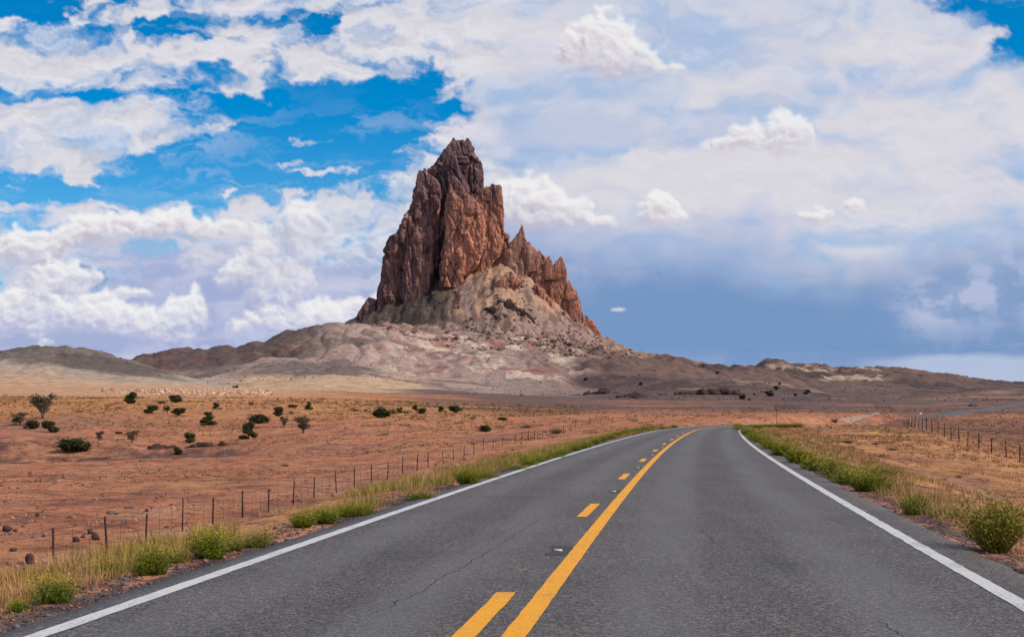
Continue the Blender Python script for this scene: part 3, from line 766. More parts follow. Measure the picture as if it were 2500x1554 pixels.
# ------------------------------------------------------------------ hills sheet
def hill_colour(X, Y, Z):
    d = Y; px = CXP + F * X / d; py = HOR - (Z - EYE) * F / d
    n1 = fbm2(X / 120, Y / 160, 5, .55); n2 = fbm2(X / 45 + 5, Y / 70, 4, .6); n3 = fbm2(X / 300, Y / 300 + 4, 3)
    c = np.tile(np.array([.30, .20, .16]), (len(X), 1))
    def reg(a, b, lo, hi, v, soft): return sst(v + soft * n1, a, b)
    # base tones by hill; sunlit and cloud-shadowed patches are put into the colours
    left = sst(px + 60 * n1, 640, 520) * sst(d, 1700, 1500)
    c = lerp(c, (.215, .165, .135), left)
    c = lerp(c, (.115, .088, .078), left * sst(n1 + .4 * n2 + .008 * (px - 300) * sst(px, 150, 500), .12, .45) * .6)
    c = lerp(c, (.56, .42, .32), left * sst(Z + 12 * n1 + .02 * px, 46, 36) * .9)
    back = sst(px + 40 * n1, 900, 700) * sst(d, 1640, 1760)
    c = lerp(c, (.125, .085, .08), back * .9)
    c = lerp(c, (.20, .145, .095), back * sst(n1 - .3 * n2, .1, .5) * .7)
    c = lerp(c, (.17, .07, .06), back * sst(n2 + n3, .2, .6) * .6)
    mid = sst(px + 50 * n1, 460, 640) * sst(px + 60 * n1, 1360, 1180)
    apron = mid * (1 - back)
    c = lerp(c, (.48, .335, .27), apron * .9)
    c = lerp(c, (.20, .14, .125), apron * sst(n1 + .5 * n2 + .5 * n3, .08, .32) * .85)
    c = lerp(c, (.19, .145, .125), apron * sst(px + 40 * n2, 960, 820) * sst(d, 1600, 1500) * sst(Z + 5 * n1, 40, 46) * .85)
    c = lerp(c, (.70, .46, .27), sst(px, 520, 640) * sst(px + 80 * n1, 1130, 960) * sst(Z + 6 * n1, 42, 30) * .85)
    # talus
    tal = sst(px + 40 * n1, 830, 900) * sst(px + 40 * n1, 1620, 1480) * sst(d, 1980, 2120)
    c = lerp(c, (.54, .32, .205), tal * .95)
    c = lerp(c, (.30, .215, .19), tal * np.maximum(sst(n2, .05, .5) * .75, .65 * sst(Z + 10 * n1, 175, 140)))
    c = lerp(c, (.19, .11, .085), tal * sst(fbm2(X / 22, Y / 40, 5, .68), .15, .4) * .8)
    dk = sst(px + 18 * n2, 840, 880) * sst(px + 40 * n2, 1135, 1070) * sst(Z + 4 * n2, 141, 149) * sst(d, 2150, 2200)  # dark debris below the left buttress, cloud shadow painted in with it
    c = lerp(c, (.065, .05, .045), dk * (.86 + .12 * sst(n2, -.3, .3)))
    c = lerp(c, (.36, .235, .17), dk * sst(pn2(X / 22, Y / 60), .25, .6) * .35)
    # banded badland colours: pale, yellow and red beds
    bed = np.sin(Z / 3.4 + 2.5 * n1 + 1.4 * n2)
    bad = sst(px, 880, 1000) * sst(px, 1500, 1360) * sst(Z + 10 * n2, 135, 110) * sst(Z, 26, 40)
    pm = bad * sst(n2 + .25 * bed, .2, .38)
    c = lerp(c, (.72, .55, .41), pm * .85)
    c = lerp(c, (.36, .13, .11), bad * sst(fbm2(X / 40 + 11, Y / 55, 5, .6) + .25 * bed, .34, .46) * .7)
    yl = sst(px, 1200, 1260) * sst(px, 1410, 1360) * sst(d, 1480, 1420) * sst(Z, 30, 36)
    c = lerp(c, (.74, .58, .37), yl * sst(n2, -.5, .1) * .95)
    # dark shale on the right, with cloud shadow put into its colour
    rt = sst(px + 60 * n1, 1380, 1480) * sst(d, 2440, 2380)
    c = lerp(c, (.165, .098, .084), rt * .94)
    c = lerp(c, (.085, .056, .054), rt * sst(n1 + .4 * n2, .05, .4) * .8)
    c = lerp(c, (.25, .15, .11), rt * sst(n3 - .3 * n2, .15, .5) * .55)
    rp = sst(px, 1840, 1900) * sst(px, 2200, 2120) * sst(d, 1900, 1980)
    c = lerp(c, (.56, .40, .28), rp * sst(n2 + .2 * bed, .22, .45) * .85)
    rf = sst(px, 1600, 1700) * sst(d, 1500, 1350) * sst(n2 + .3 * bed, .3, .6)
    c = lerp(c, (.40, .27, .16), rf * .7)
    far_r = sst(px, 2150, 2350) * sst(d, 1450, 1250)
    c = lerp(c, (.42, .235, .14), far_r * sst(n1 + n2, -.1, .4) * .75)
    # lower flats share the plain's soil
    low = sst(d, 1160, 980) * sst(px + 80 * n1, 900, 1100)
    c = lerp(c, (.16, .105, .09), low * .8)
    low = sst(d + 50 * n1, 1100, 990) * sst(px, 900, 700)
    c = lerp(c, (.70, .42, .24), low * .9)  # sand strip carried on, sunlit brightness in its colour too
    return c
cols = px_cols(-320, 2800, 4.3, 7000, 22)
rows = np.concatenate([np.linspace(950, 2650, 310), np.linspace(2650, 3400, 36)[1:], np.geomspace(3400, 26000, 20)[1:]])
X, Y = sheet(cols, rows)
Z = terrain(X, Y)
far = Y > 3400
Z = np.where(far, np.minimum(Z, 40 - (Y - 3400) * .0015), Z)
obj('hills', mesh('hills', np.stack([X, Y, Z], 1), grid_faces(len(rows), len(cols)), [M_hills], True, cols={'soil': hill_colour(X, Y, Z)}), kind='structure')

# ------------------------------------------------------------------ road
def strip_pts(Ys, lat, dz=0.):
    x = road_x(Ys); sl = (road_x(np.minimum(Ys + .5, 950)) - road_x(np.maximum(Ys - .5, -60)))
    n = np.sqrt(1 + sl * sl)
    lat = np.asarray(lat, float) + 0 * Ys
    return np.stack([x + lat / n, Ys - lat * sl / n, road_z(Ys) + dz], 1)
stations = np.concatenate([np.arange(-40, 4, 2.), np.arange(4, 60, .25), np.arange(60, 240, 1.), np.arange(240, 951, 4.)])
jl = .05 * fbm2(stations / 1.3, stations * 0 + 1, 4, .6); jr = .07 * fbm2(stations / 1.1, stations * 0 + 9, 4, .6) + .05 * pn2(stations / 7, stations * 0 + 2)
lats = [None] + list(np.linspace(-3.3, 4.0, 22)) + [None]
L = []
la = []
prof = [(EDGE_L + jl - .03, -.13), (EDGE_L + jl, -.012)] + [(np.full_like(stations, q), 0.) for q in np.linspace(-3.3, 4.0, 20)] + [(EDGE_R + jr, -.014), (EDGE_R + jr + .05, -.14)]
for q, dz in prof:
    L.append(strip_pts(stations, q, dz)); la.append(np.broadcast_to(q, stations.shape))
V = np.stack(L, 1).reshape(-1, 3)
road = obj('road', mesh('road', V, grid_faces(len(stations), len(prof)), [M_asph], True, attrs={'lat': np.stack(la, 1).ravel()}), kind='structure')
def strip(name, Ys, lat, w, m, dz=.005, rag=.011, skew=0.):
    j1 = rag * fbm2(Ys * 3.1, Ys * 0 + lat, 3, .6); j2 = rag * fbm2(Ys * 2.7, Ys * 0 + lat + 4, 3, .6)
    A = strip_pts(Ys, lat - w / 2 + j1, dz); B = strip_pts(Ys, lat + w / 2 + j2, dz)
    V = np.stack([A, B], 1).reshape(-1, 3)
    return obj(name, mesh(name, V, grid_faces(len(Ys), 2), [m]), road)
near_st = np.concatenate([np.arange(-20, 60, .25), np.arange(60, 230, 1.)])
far_st = np.concatenate([near_st, np.arange(230, 951, 4.)])
wl = strip('edge_line', near_st, LEFT_LINE, .15, M_white)
wl['label'] = 'white edge line along the left side of the road'
wr = strip('edge_line', near_st, RIGHT_LINE, .155, M_white)
wr['label'] = 'white edge line along the right side of the road'
strip('center_line', near_st, 0., .165, M_yellow)
for k in range(-2, 16):
    y1 = 12.15 + 11.85 * k
    strip('lane_dash', np.linspace(y1 - 3.05, y1, 12), DASH, .155, M_yellow)
# raised reflectors in their worn recesses
mb = MB(); mb.box((0, 0, .009), (.10, .06, .018), 0, .75); ref_me = mb.mesh('reflector', plain('reflector', (.80, .60, .36), .4, .1, 20, .4))
for k in range(-1, 12):
    yy = 15.8 + 11.85 * k
    p = strip_pts(np.array([yy]), -.22)[0]
    strip('tar_patch', np.linspace(yy - .45, yy + .62, 7), -.215, .21, M_tar, .003, .05)
    r = obj('reflector', ref_me, road, (p[0], p[1], p[2] + .004)); r.rotation_euler.z = -.115
# cracks in the asphalt
def crack(pts, w, seed):
    pts = np.array(pts, float); t = np.linspace(0, len(pts) - 1, 90)
    x = np.interp(t, range(len(pts)), pts[:, 0]); y = np.interp(t, range(len(pts)), pts[:, 1])
    x = x + .05 * fbm2(t * 3 + seed, t * 0 + seed, 4, .65); y = y + .1 * fbm2(t * 2.1 + seed, t * 0 + 3 + seed, 3, .6)
    ww = w * (.35 + .9 * np.abs(fbm2(t * 2 + seed, t * 0 + 7, 3, .6))) * np.sin(np.pi * np.linspace(.04, .96, 90)) ** .5
    z = road_z(y) + .002
    V = np.stack([np.stack([x - ww, y, z], 1), np.stack([x + ww, y + ww, z], 1)], 1).reshape(-1, 3)
    obj('crack', mesh('crack', V, grid_faces(90, 2), [M_crack]), road)
crack([(-1.05, 10.8), (-.83, 11.9), (-.38, 14.9), (.05, 18.), (.39, 20.6)], .0085, 1)
crack([(-.62, 15.2), (-.47, 16.3), (-.06, 18.7), (.15, 20.)], .004, 5)
crack([(5.05, 14.9), (5.1, 16.2), (5.25, 17.6), (5.2, 19.)], .011, 9)
crack([(4.75, 12.6), (4.9, 13.3), (4.95, 14.2)], .014, 13)
crack([(2.6, 9.6), (2.62, 10.6)], .007, 15)
crack([(2.3, 15.5), (2.35, 18.), (2.5, 20.)], .004, 21)

# ------------------------------------------------------------------ the butte
butte = empty('rock_butte', (0, 2500, 200), 'tall jagged red-brown volcanic rock tower rising from pale talus slope', 'butte')
def rock(name, rowsd, yoff, ratio, seed, nz, nt, amp=1., jag=1., mat_=None, below=60):
    """closed rock mass from its left and right edge at each height (in survey units of 0.3836 photo pixels)"""
    R = np.array(rowsd, float)
    D = 2500 + yoff
    nz, nt = int(nz * .74), int(nt * .74)
    ys = np.linspace(R[0, 0], R[-1, 0], nz)
    ys = np.concatenate([ys, np.linspace(R[-1, 0], R[-1, 0] + below, 6)[1:]])
    xl = np.interp(ys, R[:, 0], R[:, 1]); xr = np.interp(ys, R[:, 0], R[:, 2])
    px = lambda c: 840 + c * .3836
    hw = (px(xr) - px(xl)) / 2 * D / F; xc = ((px(xl) + px(xr)) / 2 - CXP) / F * D
    zz = EYE + (HOR - (320 + ys * .3836)) * D / F
    hmax = hw.max()
    dep = np.minimum(hw * ratio, hmax * ratio * .8) * .7 + .3 * hmax * ratio * .7 * sst(np.arange(len(ys)), 0, len(ys) * .25)
    # rounded cap
    capr = np.array([.05, .6, .86, .96]); 
    xc = np.concatenate([np.repeat(xc[0], 4), xc]); zz = np.concatenate([zz[0] + np.array([1.6, 1.5, 1.1, .5]) * jag, zz])
    hw = np.concatenate([hw[0] * capr, hw]); dep = np.concatenate([dep[0] * capr, dep])
    th = np.linspace(0, 2 * np.pi, nt, endpoint=False)
    c, s = np.cos(th), np.sin(th); e = .62
    sx = np.sign(c) * np.abs(c) ** e; sy = np.sign(s) * np.abs(s) ** e
    X = xc[:, None] + hw[:, None] * sx[None]; Yy = D + dep[:, None] * sy[None]; Zz = np.repeat(zz[:, None], nt, 1)
    sh = X.shape
    xf, yf, zf = X.ravel() + seed * 37.7, Yy.ravel() + seed * 11.1, Zz.ravel()
    size = np.repeat(np.minimum(1, np.minimum(hw, dep + 4) / 16)[:, None], nt, 1).ravel()
    p1 = pn3(xf / 34, yf / 34, zf / 130); p2 = pn3(xf / 15, yf / 15, zf / 46 + 3); p3 = pn3(xf / 6.5, yf / 6.5, zf / 13)
    p4 = pn3(xf / 2.8, yf / 2.8, zf / 4)
    crk = np.exp(-(pn3(xf / 21 + 9, yf / 21, zf / 110) / .07) ** 2)
    crk2 = np.exp(-(pn3(xf / 10 + 2, yf / 10, zf / 60 + .02 * xf) / .06) ** 2)
    led = pn3(xf / 40, yf / 40, zf / 9)
    wx_, wz_ = 5 * p2, 9 * p1
    b1, g1 = blocks((xf + wx_) / 19, (yf + wx_) / 19, (zf + wz_ + .25 * xf) / 52, seed)
    b2, g2 = blocks((xf + wx_) / 7.5, (yf + wx_) / 7.5, (zf + .2 * xf) / 17, seed + 1)
    disp = amp * size * (5.0 * p1 + 8.5 * b1 + 3.4 * b2 + 1.0 * p3 + .7 * p4 - 2.6 * np.exp(-(g1 / .10) ** 2) - 1.2 * np.exp(-(g2 / .12) ** 2) - 5.0 * crk + .9 * led)
    p5 = pn3(xf / 8 + 70, yf / 8, zf / 12); disp = disp + amp * size * 1.0 * (np.abs(p5) * -2 + .5)
    nx = np.tile(c, sh[0]); ny = np.tile(s, sh[0])
    Xo = X.ravel() + nx * disp; Yo = Yy.ravel() + ny * disp
    top = np.repeat(np.exp(-np.arange(sh[0]) / (sh[0] * .10))[:, None], nt, 1).ravel()
    Zo = zf + jag * top * size * (8 * pn2(xf / 9, yf / 14) + 6 * pn2(xf / 4, yf / 6)) + 1.2 * p3
    V = np.stack([Xo, Yo - 2500, Zo - 200], 1)
    Fc = grid_faces(sh[0], nt, True)
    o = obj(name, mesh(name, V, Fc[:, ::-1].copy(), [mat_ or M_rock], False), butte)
    return o
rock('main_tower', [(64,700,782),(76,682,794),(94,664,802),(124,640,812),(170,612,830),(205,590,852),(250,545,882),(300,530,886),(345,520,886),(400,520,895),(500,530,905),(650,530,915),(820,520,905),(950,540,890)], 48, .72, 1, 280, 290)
rock('summit_spike', [(52,688,706),(66,676,722),(95,656,742),(140,626,760),(200,590,760)], 38, .5, 31, 90, 120, .4, 1.5)
rock('summit_spike', [(55,776,796),(72,760,810),(100,745,818),(150,735,832),(220,735,862)], 40, .5, 32, 90, 120, .4, 1.5)
rock('summit_spike', [(196,862,872),(215,846,880),(260,836,887),(330,830,888)], 44, .5, 33, 70, 110, .4, 1.4)
rock('summit_spike', [(246,506,522),(262,498,532),(300,486,548),(360,480,560)], 6, .5, 34, 70, 110, .4, 1.4)
rock('summit_spike', [(258,474,498),(280,464,510),(330,454,522)], -8, .5, 35, 60, 100, .4, 1.4)
rock('left_buttress', [(262,470,515),(285,458,560),(330,450,606),(400,444,628),(450,432,626),(490,420,614),(540,388,602),(590,352,596),(640,318,594),(690,292,590),(750,268,588),(800,257,585),(890,250,582),(1000,226,560),(1075,206,540),(1150,180,520)], -4, .46, 2, 290, 340)
rock('lower_buttress', [(560,470,560),(640,430,575),(760,390,572),(880,365,560),(980,350,548),(1060,350,528),(1095,370,510)], -20, .45, 7, 190, 230, .7)
rock('pillar', [(262,672,692),(300,668,716),(380,662,780),(450,654,848),(520,648,884),(600,646,900),(700,642,900),(780,625,892),(840,610,866),(900,606,800),(935,608,770)], -28, .5, 3, 240, 280, .7)
rock('upper_pillar', [(140,655,700),(190,650,720),(260,640,735),(340,645,780),(420,650,800)], 14, .6, 8, 120, 200, .75)
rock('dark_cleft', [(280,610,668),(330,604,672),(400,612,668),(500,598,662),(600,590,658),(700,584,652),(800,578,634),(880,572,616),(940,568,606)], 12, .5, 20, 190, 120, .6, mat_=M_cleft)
rock('shoulder', [(348,930,985),(362,872,994),(400,850,996),(440,820,1001),(500,812,1014),(560,812,1018),(650,815,1021),(720,820,1016),(780,830,990),(830,840,955),(880,850,930)], -14, .42, 4, 200, 260, .7)
rock('fin', [(606,1127,1138),(625,1116,1144),(655,1106,1150),(675,1086,1153),(700,1070,1166),(740,1036,1192),(790,990,1215),(850,965,1205),(920,925,1180),(980,880,1145),(1010,870,1120)], -6, .36, 5, 190, 240, .52, 1.5, mat_=M_fin)
rock('saddle_rock', [(655,1000,1045),(680,985,1062),(740,960,1062),(800,930,1040),(800,950,1030)], 26, .5, 6, 110, 160, .6)
rock('ridge_wall', [(715,1150,1185),(735,1135,1205),(770,1125,1240),(820,1118,1300),(870,1110,1360),(950,1100,1415),(1030,1150,1440),(1100,1250,1480)], 22, .25, 19, 150, 240, .5)
rock('crag', [(768,1232,1252),(790,1214,1272),(820,1192,1305),(850,1172,1345),(900,1152,1380),(960,1142,1400),(1020,1160,1405),(1090,1230,1390)], 0, .4, 9, 190, 240, .55, 1.4)
rock('crag_peak', [(810,1366,1388),(830,1345,1402),(850,1330,1410),(880,1318,1421),(960,1300,1426),(1040,1300,1400),(1100,1310,1380)], -8, .45, 10, 140, 180, .45, 1.5)
rock('outcrop', [(985,1205,1235),(1010,1195,1270),(1060,1190,1310),(1120,1215,1335),(1170,1258,1335)], -38, .6, 11, 110, 160, .5)
rock('right_crag', [(985,1415,1448),(1010,1395,1474),(1060,1380,1488),(1110,1375,1503),(1180,1390,1528),(1235,1430,1545)], -6, .5, 12, 150, 180, .5)
rock('right_outcrop', [(1180,1530,1550),(1205,1530,1585),(1235,1530,1606),(1285,1545,1640),(1330,1580,1650)], -4, .5, 13, 80, 130, .4)
rock('left_outcrop', [(1068,150,200),(1090,132,205),(1125,112,206),(1165,80,206),(1200,72,200)], -6, .6, 14, 80, 130, .5)
rock('dark_outcrop', [(1076,1032,1048),(1095,1020,1080),(1130,1012,1110),(1155,1015,1120)], -120, .6, 15, 60, 110, .4, mat_=M_ledge, below=30)
rock('dark_outcrop', [(1120,925,960),(1140,915,978),(1160,920,985)], -135, .6, 16, 40, 90, .35, mat_=M_ledge, below=30)
rock('dark_outcrop', [(1130,1110,1130),(1165,1130,1180),(1215,1160,1222)], -130, .6, 17, 50, 90, .35, mat_=M_ledge, below=30)
rock('pale_outcrop', [(1276,1028,1060),(1300,1030,1096),(1340,1052,1124),(1372,1090,1140)], -335, .5, 41, 50, 110, .3, mat_=M_slick, below=30)
rock('pale_outcrop', [(1262,1168,1192),(1300,1164,1222),(1350,1176,1218)], -325, .5, 42, 50, 100, .3, mat_=M_slick, below=30)
rock('ridge_spike', [(712,1172,1184),(735,1160,1198),(790,1150,1216)], -6, .5, 43, 60, 90, .35, 1.5)
rock('ridge_spike', [(752,1196,1208),(775,1188,1220),(830,1180,1236)], -10, .5, 44, 60, 90, .35, 1.5)
rock('ridge_spike', [(800,1296,1310),(825,1284,1322),(890,1276,1336)], -12, .5, 45, 60, 90, .35, 1.5)
rock('ridge_spike', [(955,1425,1436),(985,1412,1450),(1040,1400,1468)], -8, .5, 46, 60, 90, .35, 1.5)
rock('rubble_ridge', [(905,1040,1075),(930,1000,1110),(975,960,1130),(1010,940,1090)], -70, .5, 47, 60, 130, .5, 1.4)
rock('ledge_rock', [(940,1080,1130),(965,1000,1140),(1000,960,1090),(1020,980,1040)], -50, .5, 18, 60, 140, .5)

# ------------------------------------------------------------------ loose rocks (unit shapes)
def stone_unit(seed, sub=1):
    import bmesh
    bm = bmesh.new(); bmesh.ops.create_icosphere(bm, subdivisions=sub, radius=1)
    v = np.array([q.co[:] for q in bm.verts]); f = np.array([[q.index for q in t.verts] for t in bm.faces]); bm.free()
    r = np.random.default_rng(seed)
    v = v * (1 + .28 * r.normal(size=(len(v), 1)).clip(-1.3, 1.3)) * r.uniform(.7, 1.25, 3)
    return v, f
def scatter(name, P, S, units, m, tints=None, squash=.7, parent=None, rng=RNG):
    """many small solids in one mesh"""
    Vs, Fs, Cs = [], [], []; k = 0
    for i, (p, s) in enumerate(zip(P, S)):
        v, f = units[i % len(units)]
        a = rng.uniform(0, 6.28); ca, sa = math.cos(a), math.sin(a)
        q = np.stack([v[:, 0] * ca - v[:, 1] * sa, v[:, 0] * sa + v[:, 1] * ca, v[:, 2] * squash], 1) * s + p
        Vs.append(q); Fs.append(f + k); k += len(v)
        if tints is not None: Cs.append(np.tile(tints[i], (len(v), 1)))
    return obj(name, mesh(name, np.concatenate(Vs), np.concatenate(Fs), [m], False, cols={'tint': np.concatenate(Cs)} if tints is not None else None), parent)
def octa(seed):
    r = np.random.default_rng(seed)
    v = np.array([(1,0,0),(-1,0,0),(0,1,0),(0,-1,0),(0,0,1),(0,0,-1.)]) * r.uniform(.6, 1.3, (6, 1))
    f = np.array([(0,2,4),(2,1,4),(1,3,4),(3,0,4),(2,0,5),(1,2,5),(3,1,5),(0,3,5)])
    return v, f
OCT = [octa(i) for i in range(12)]; ICO = [stone_unit(i, 1) for i in range(8)]
# boulders fallen on the talus, too many to count
n = 7000
pxs = RNG.uniform(930, 1560, n); ds = RNG.uniform(1950, 2480, n)
XX = (pxs - CXP) / F * ds; keep = fbm2(XX / 45, ds / 60, 4) + .35 * sst(pxs, 1040, 1250) > RNG.uniform(-.05, .8, n)
XX, ds = XX[keep], ds[keep]
sz = RNG.lognormal(.4, .62, len(XX)).clip(.5, 7)
ZZ = terrain(XX, ds)
tn = np.array([(.10, .06, .05), (.20, .11, .08), (.06, .045, .045), (.28, .17, .12)])[RNG.integers(0, 4, len(XX))]
t = scatter('fallen_rock', np.stack([XX, ds, ZZ + .2], 1), sz, ICO[:3] + OCT, M_gravel, tn); t['kind'] = 'stuff'

# dark low scrub and stones dotted over the hillsides
n = 5200
pxs = RNG.uniform(-100, 2560, n); ds = RNG.uniform(960, 2250, n); XX = (pxs - CXP) / F * ds
k = (fbm2(XX / 110, ds / 110, 3) > RNG.uniform(-.7, .7, n)) & ~((pxs < 1050) & (ds < 1230) & (RNG.uniform(0, 1, n) > .06)); XX, ds = XX[k], ds[k]
HS = np.array([(.06, .05, .04), (.09, .075, .05), (.13, .09, .07), (.05, .045, .03)])
t = scatter('hill_scrub', np.stack([XX, ds, terrain(XX, ds) + .1], 1), RNG.lognormal(-.35, .4, len(XX)).clip(.3, 1.6), OCT, M_gravel, HS[RNG.integers(0, 4, len(XX))]); t['kind'] = 'stuff'

# ------------------------------------------------------------------ dark ledges below the right hills
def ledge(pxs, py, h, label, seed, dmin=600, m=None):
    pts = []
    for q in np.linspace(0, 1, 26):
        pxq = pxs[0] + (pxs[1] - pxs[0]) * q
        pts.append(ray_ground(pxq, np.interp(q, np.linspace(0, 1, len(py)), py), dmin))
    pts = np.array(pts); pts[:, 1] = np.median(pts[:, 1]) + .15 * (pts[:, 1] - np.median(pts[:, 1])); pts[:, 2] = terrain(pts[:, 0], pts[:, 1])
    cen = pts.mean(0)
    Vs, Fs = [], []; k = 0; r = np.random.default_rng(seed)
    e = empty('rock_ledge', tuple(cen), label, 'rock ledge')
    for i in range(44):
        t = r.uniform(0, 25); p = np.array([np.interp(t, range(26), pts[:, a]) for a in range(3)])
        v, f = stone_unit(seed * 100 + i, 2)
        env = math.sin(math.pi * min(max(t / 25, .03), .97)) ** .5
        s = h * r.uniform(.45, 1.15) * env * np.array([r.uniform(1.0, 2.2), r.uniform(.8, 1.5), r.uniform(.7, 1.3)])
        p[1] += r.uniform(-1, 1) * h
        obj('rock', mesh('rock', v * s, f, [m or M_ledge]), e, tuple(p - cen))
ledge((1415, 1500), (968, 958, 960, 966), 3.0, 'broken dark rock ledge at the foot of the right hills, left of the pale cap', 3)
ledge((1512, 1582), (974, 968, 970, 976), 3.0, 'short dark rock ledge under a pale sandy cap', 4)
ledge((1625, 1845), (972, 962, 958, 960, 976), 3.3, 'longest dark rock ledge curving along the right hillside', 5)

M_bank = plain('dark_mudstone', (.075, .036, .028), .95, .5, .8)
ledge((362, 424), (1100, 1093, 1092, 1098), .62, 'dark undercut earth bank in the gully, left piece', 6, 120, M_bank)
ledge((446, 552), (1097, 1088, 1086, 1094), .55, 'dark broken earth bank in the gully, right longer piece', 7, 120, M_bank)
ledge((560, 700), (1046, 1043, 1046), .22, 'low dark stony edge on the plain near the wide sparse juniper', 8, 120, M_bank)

# pale slabs at the foot of the left hills
n = 520
pxs = np.concatenate([RNG.uniform(250, 420, n // 4), RNG.uniform(380, 665, n - n // 4)]); ds = RNG.uniform(660, 900, n)
XX = (pxs - CXP) / F * ds
keep = fbm2(XX / 22, ds / 40, 3) > -.12
XX, ds = XX[keep], ds[keep]
t = scatter('sandstone_rubble', np.stack([XX, ds, terrain(XX, ds) + .1], 1), RNG.lognormal(-.1, .5, len(XX)).clip(.3, 2.) * .85, ICO, M_gravel, np.array([(.66, .39, .23), (.60, .35, .21), (.68, .42, .26), (.36, .20, .13)])[RNG.integers(0, 4, len(XX))], squash=.62)
t['kind'] = 'stuff'

# ------------------------------------------------------------------ vegetation builders
def leaf_cloud(rng, lobes, n, size, shell=.45):
    """small leaf-sized triangles spread through a set of ellipsoid lobes"""
    lob = np.array(lobes, float); vol = (lob[:, 3] * lob[:, 4] * lob[:, 5]) ** .72
    idx = rng.choice(len(lob), n, p=vol / vol.sum())
    dr = rng.normal(size=(n, 3)); dr /= np.linalg.norm(dr, axis=1)[:, None]
    rad = rng.uniform(0, 1, n) ** shell * rng.uniform(.82, 1.12, n)
    c = lob[idx, :3] + dr * rad[:, None] * lob[idx, 3:6]
    a = rng.normal(size=(n, 3)); a /= np.linalg.norm(a, axis=1)[:, None]
    b = np.cross(a, rng.normal(size=(n, 3))); b /= np.linalg.norm(b, axis=1)[:, None]
    s = size * rng.uniform(.5, 1.4, n)[:, None]
    V = np.stack([c + a * s, c - a * s * .6 + b * s * .7, c - a * s * .6 - b * s * .7], 1).reshape(-1, 3)
    shd = np.repeat((rng.uniform(0, 1, n) * .6 + .4 * rng.uniform(0, 1, len(lob))[idx]), 3)
    return V, np.arange(3 * n).reshape(-1, 3), shd
def juniper_unit(seed, kind):
    r = np.random.default_rng(seed); lobes = []
    if kind == 'round':
        for k in range(11):
            a = r.uniform(0, 6.28); q = r.uniform(.05, .3)
            lobes.append((q * math.cos(a), q * math.sin(a), r.uniform(.2, .76), r.uniform(.17, .25), r.uniform(.17, .25), r.uniform(.14, .22)))
        n, sz = 3800, .042
    elif kind == 'low':
        for k in range(13):
            a = r.uniform(0, 6.28); q = r.uniform(.0, .38)
            lobes.append((q * math.cos(a), q * math.sin(a), r.uniform(.26, .74) * (1 - .6 * q), r.uniform(.13, .2), r.uniform(.13, .2), r.uniform(.17, .27)))
            lobes += [(0, 0, .42, .24, .24, .30), (-.16, .05, .36, .2, .2, .24), (.17, -.04, .38, .2, .2, .25)]
        n, sz = 4200, .044
    elif kind == 'tall':
        for k in range(12):
            z = r.uniform(.15, .86); a = r.uniform(0, 6.28); q = r.uniform(.05, .3) * (1.25 - z)
            lobes.append((q * math.cos(a), q * math.sin(a), z, r.uniform(.17, .25), r.uniform(.17, .25), r.uniform(.10, .17)))
        n, sz = 3600, .042
    else:                                   # sparse
        for k in range(10):
            a = r.uniform(0, 6.28); q = r.uniform(.1, .38)
            lobes.append((q * math.cos(a), q * math.sin(a), r.uniform(.3, .85), r.uniform(.13, .2), r.uniform(.13, .2), r.uniform(.10, .17)))
        lobes += [(0, 0, .5, .2, .2, .26), (.1, .05, .7, .16, .16, .15)]
        n, sz = 2000, .03
    V, Fc, sh = leaf_cloud(r, lobes, n, sz)
    crown = mesh('crown', V, Fc, [M_grey if kind == 'sparse' else M_juniper], attrs={'shade': sh})
    mb = MB()
    mb.bar((0, 0, -.05), (.02, 0, .22), .05, .038, 6)
    for lb in lobes[:8]:
        mid = (lb[0] * .45 + r.uniform(-.04, .04), lb[1] * .45, .2 + (lb[2] - .2) * .5)
        mb.bar((.01, 0, r.uniform(.08, .2)), mid, .03, .018, 5); mb.bar(mid, (lb[0], lb[1], lb[2] + .05), .018, .005, 4)
    return crown, mb.mesh('trunk', M_bark)
JUN = {k: [juniper_unit(40 + 7 * i + 100 * j, k) for i in range(nn)] for j, (k, nn) in enumerate((('round', 4), ('low', 3), ('tall', 3), ('sparse', 3)))}
def juniper(px, py, w, h, kind, label, group='dark shrubby trees scattered over the plain', i=0, name='juniper_tree', dmin=120):
    x, y, z = ray_ground(px, py, dmin)
    k = y / F
    e = empty(name, (x, y, z - .02 * h * k), label, 'tree', group)
    crown, trunk = JUN[kind][i % len(JUN[kind])]
    sx = w * k * 1.28; sz = h * k * 1.16
    for nm, me in (('crown', crown), ('trunk', trunk)):
        o = obj(nm, me, e); o.scale = (sx, sx, sz)
        if nm == 'crown' and kind != 'sparse': o.location.z = -.07 * sz
    e.rotation_euler.z = (px * 12.9898 + py * 3.1) % 6.28
    return e
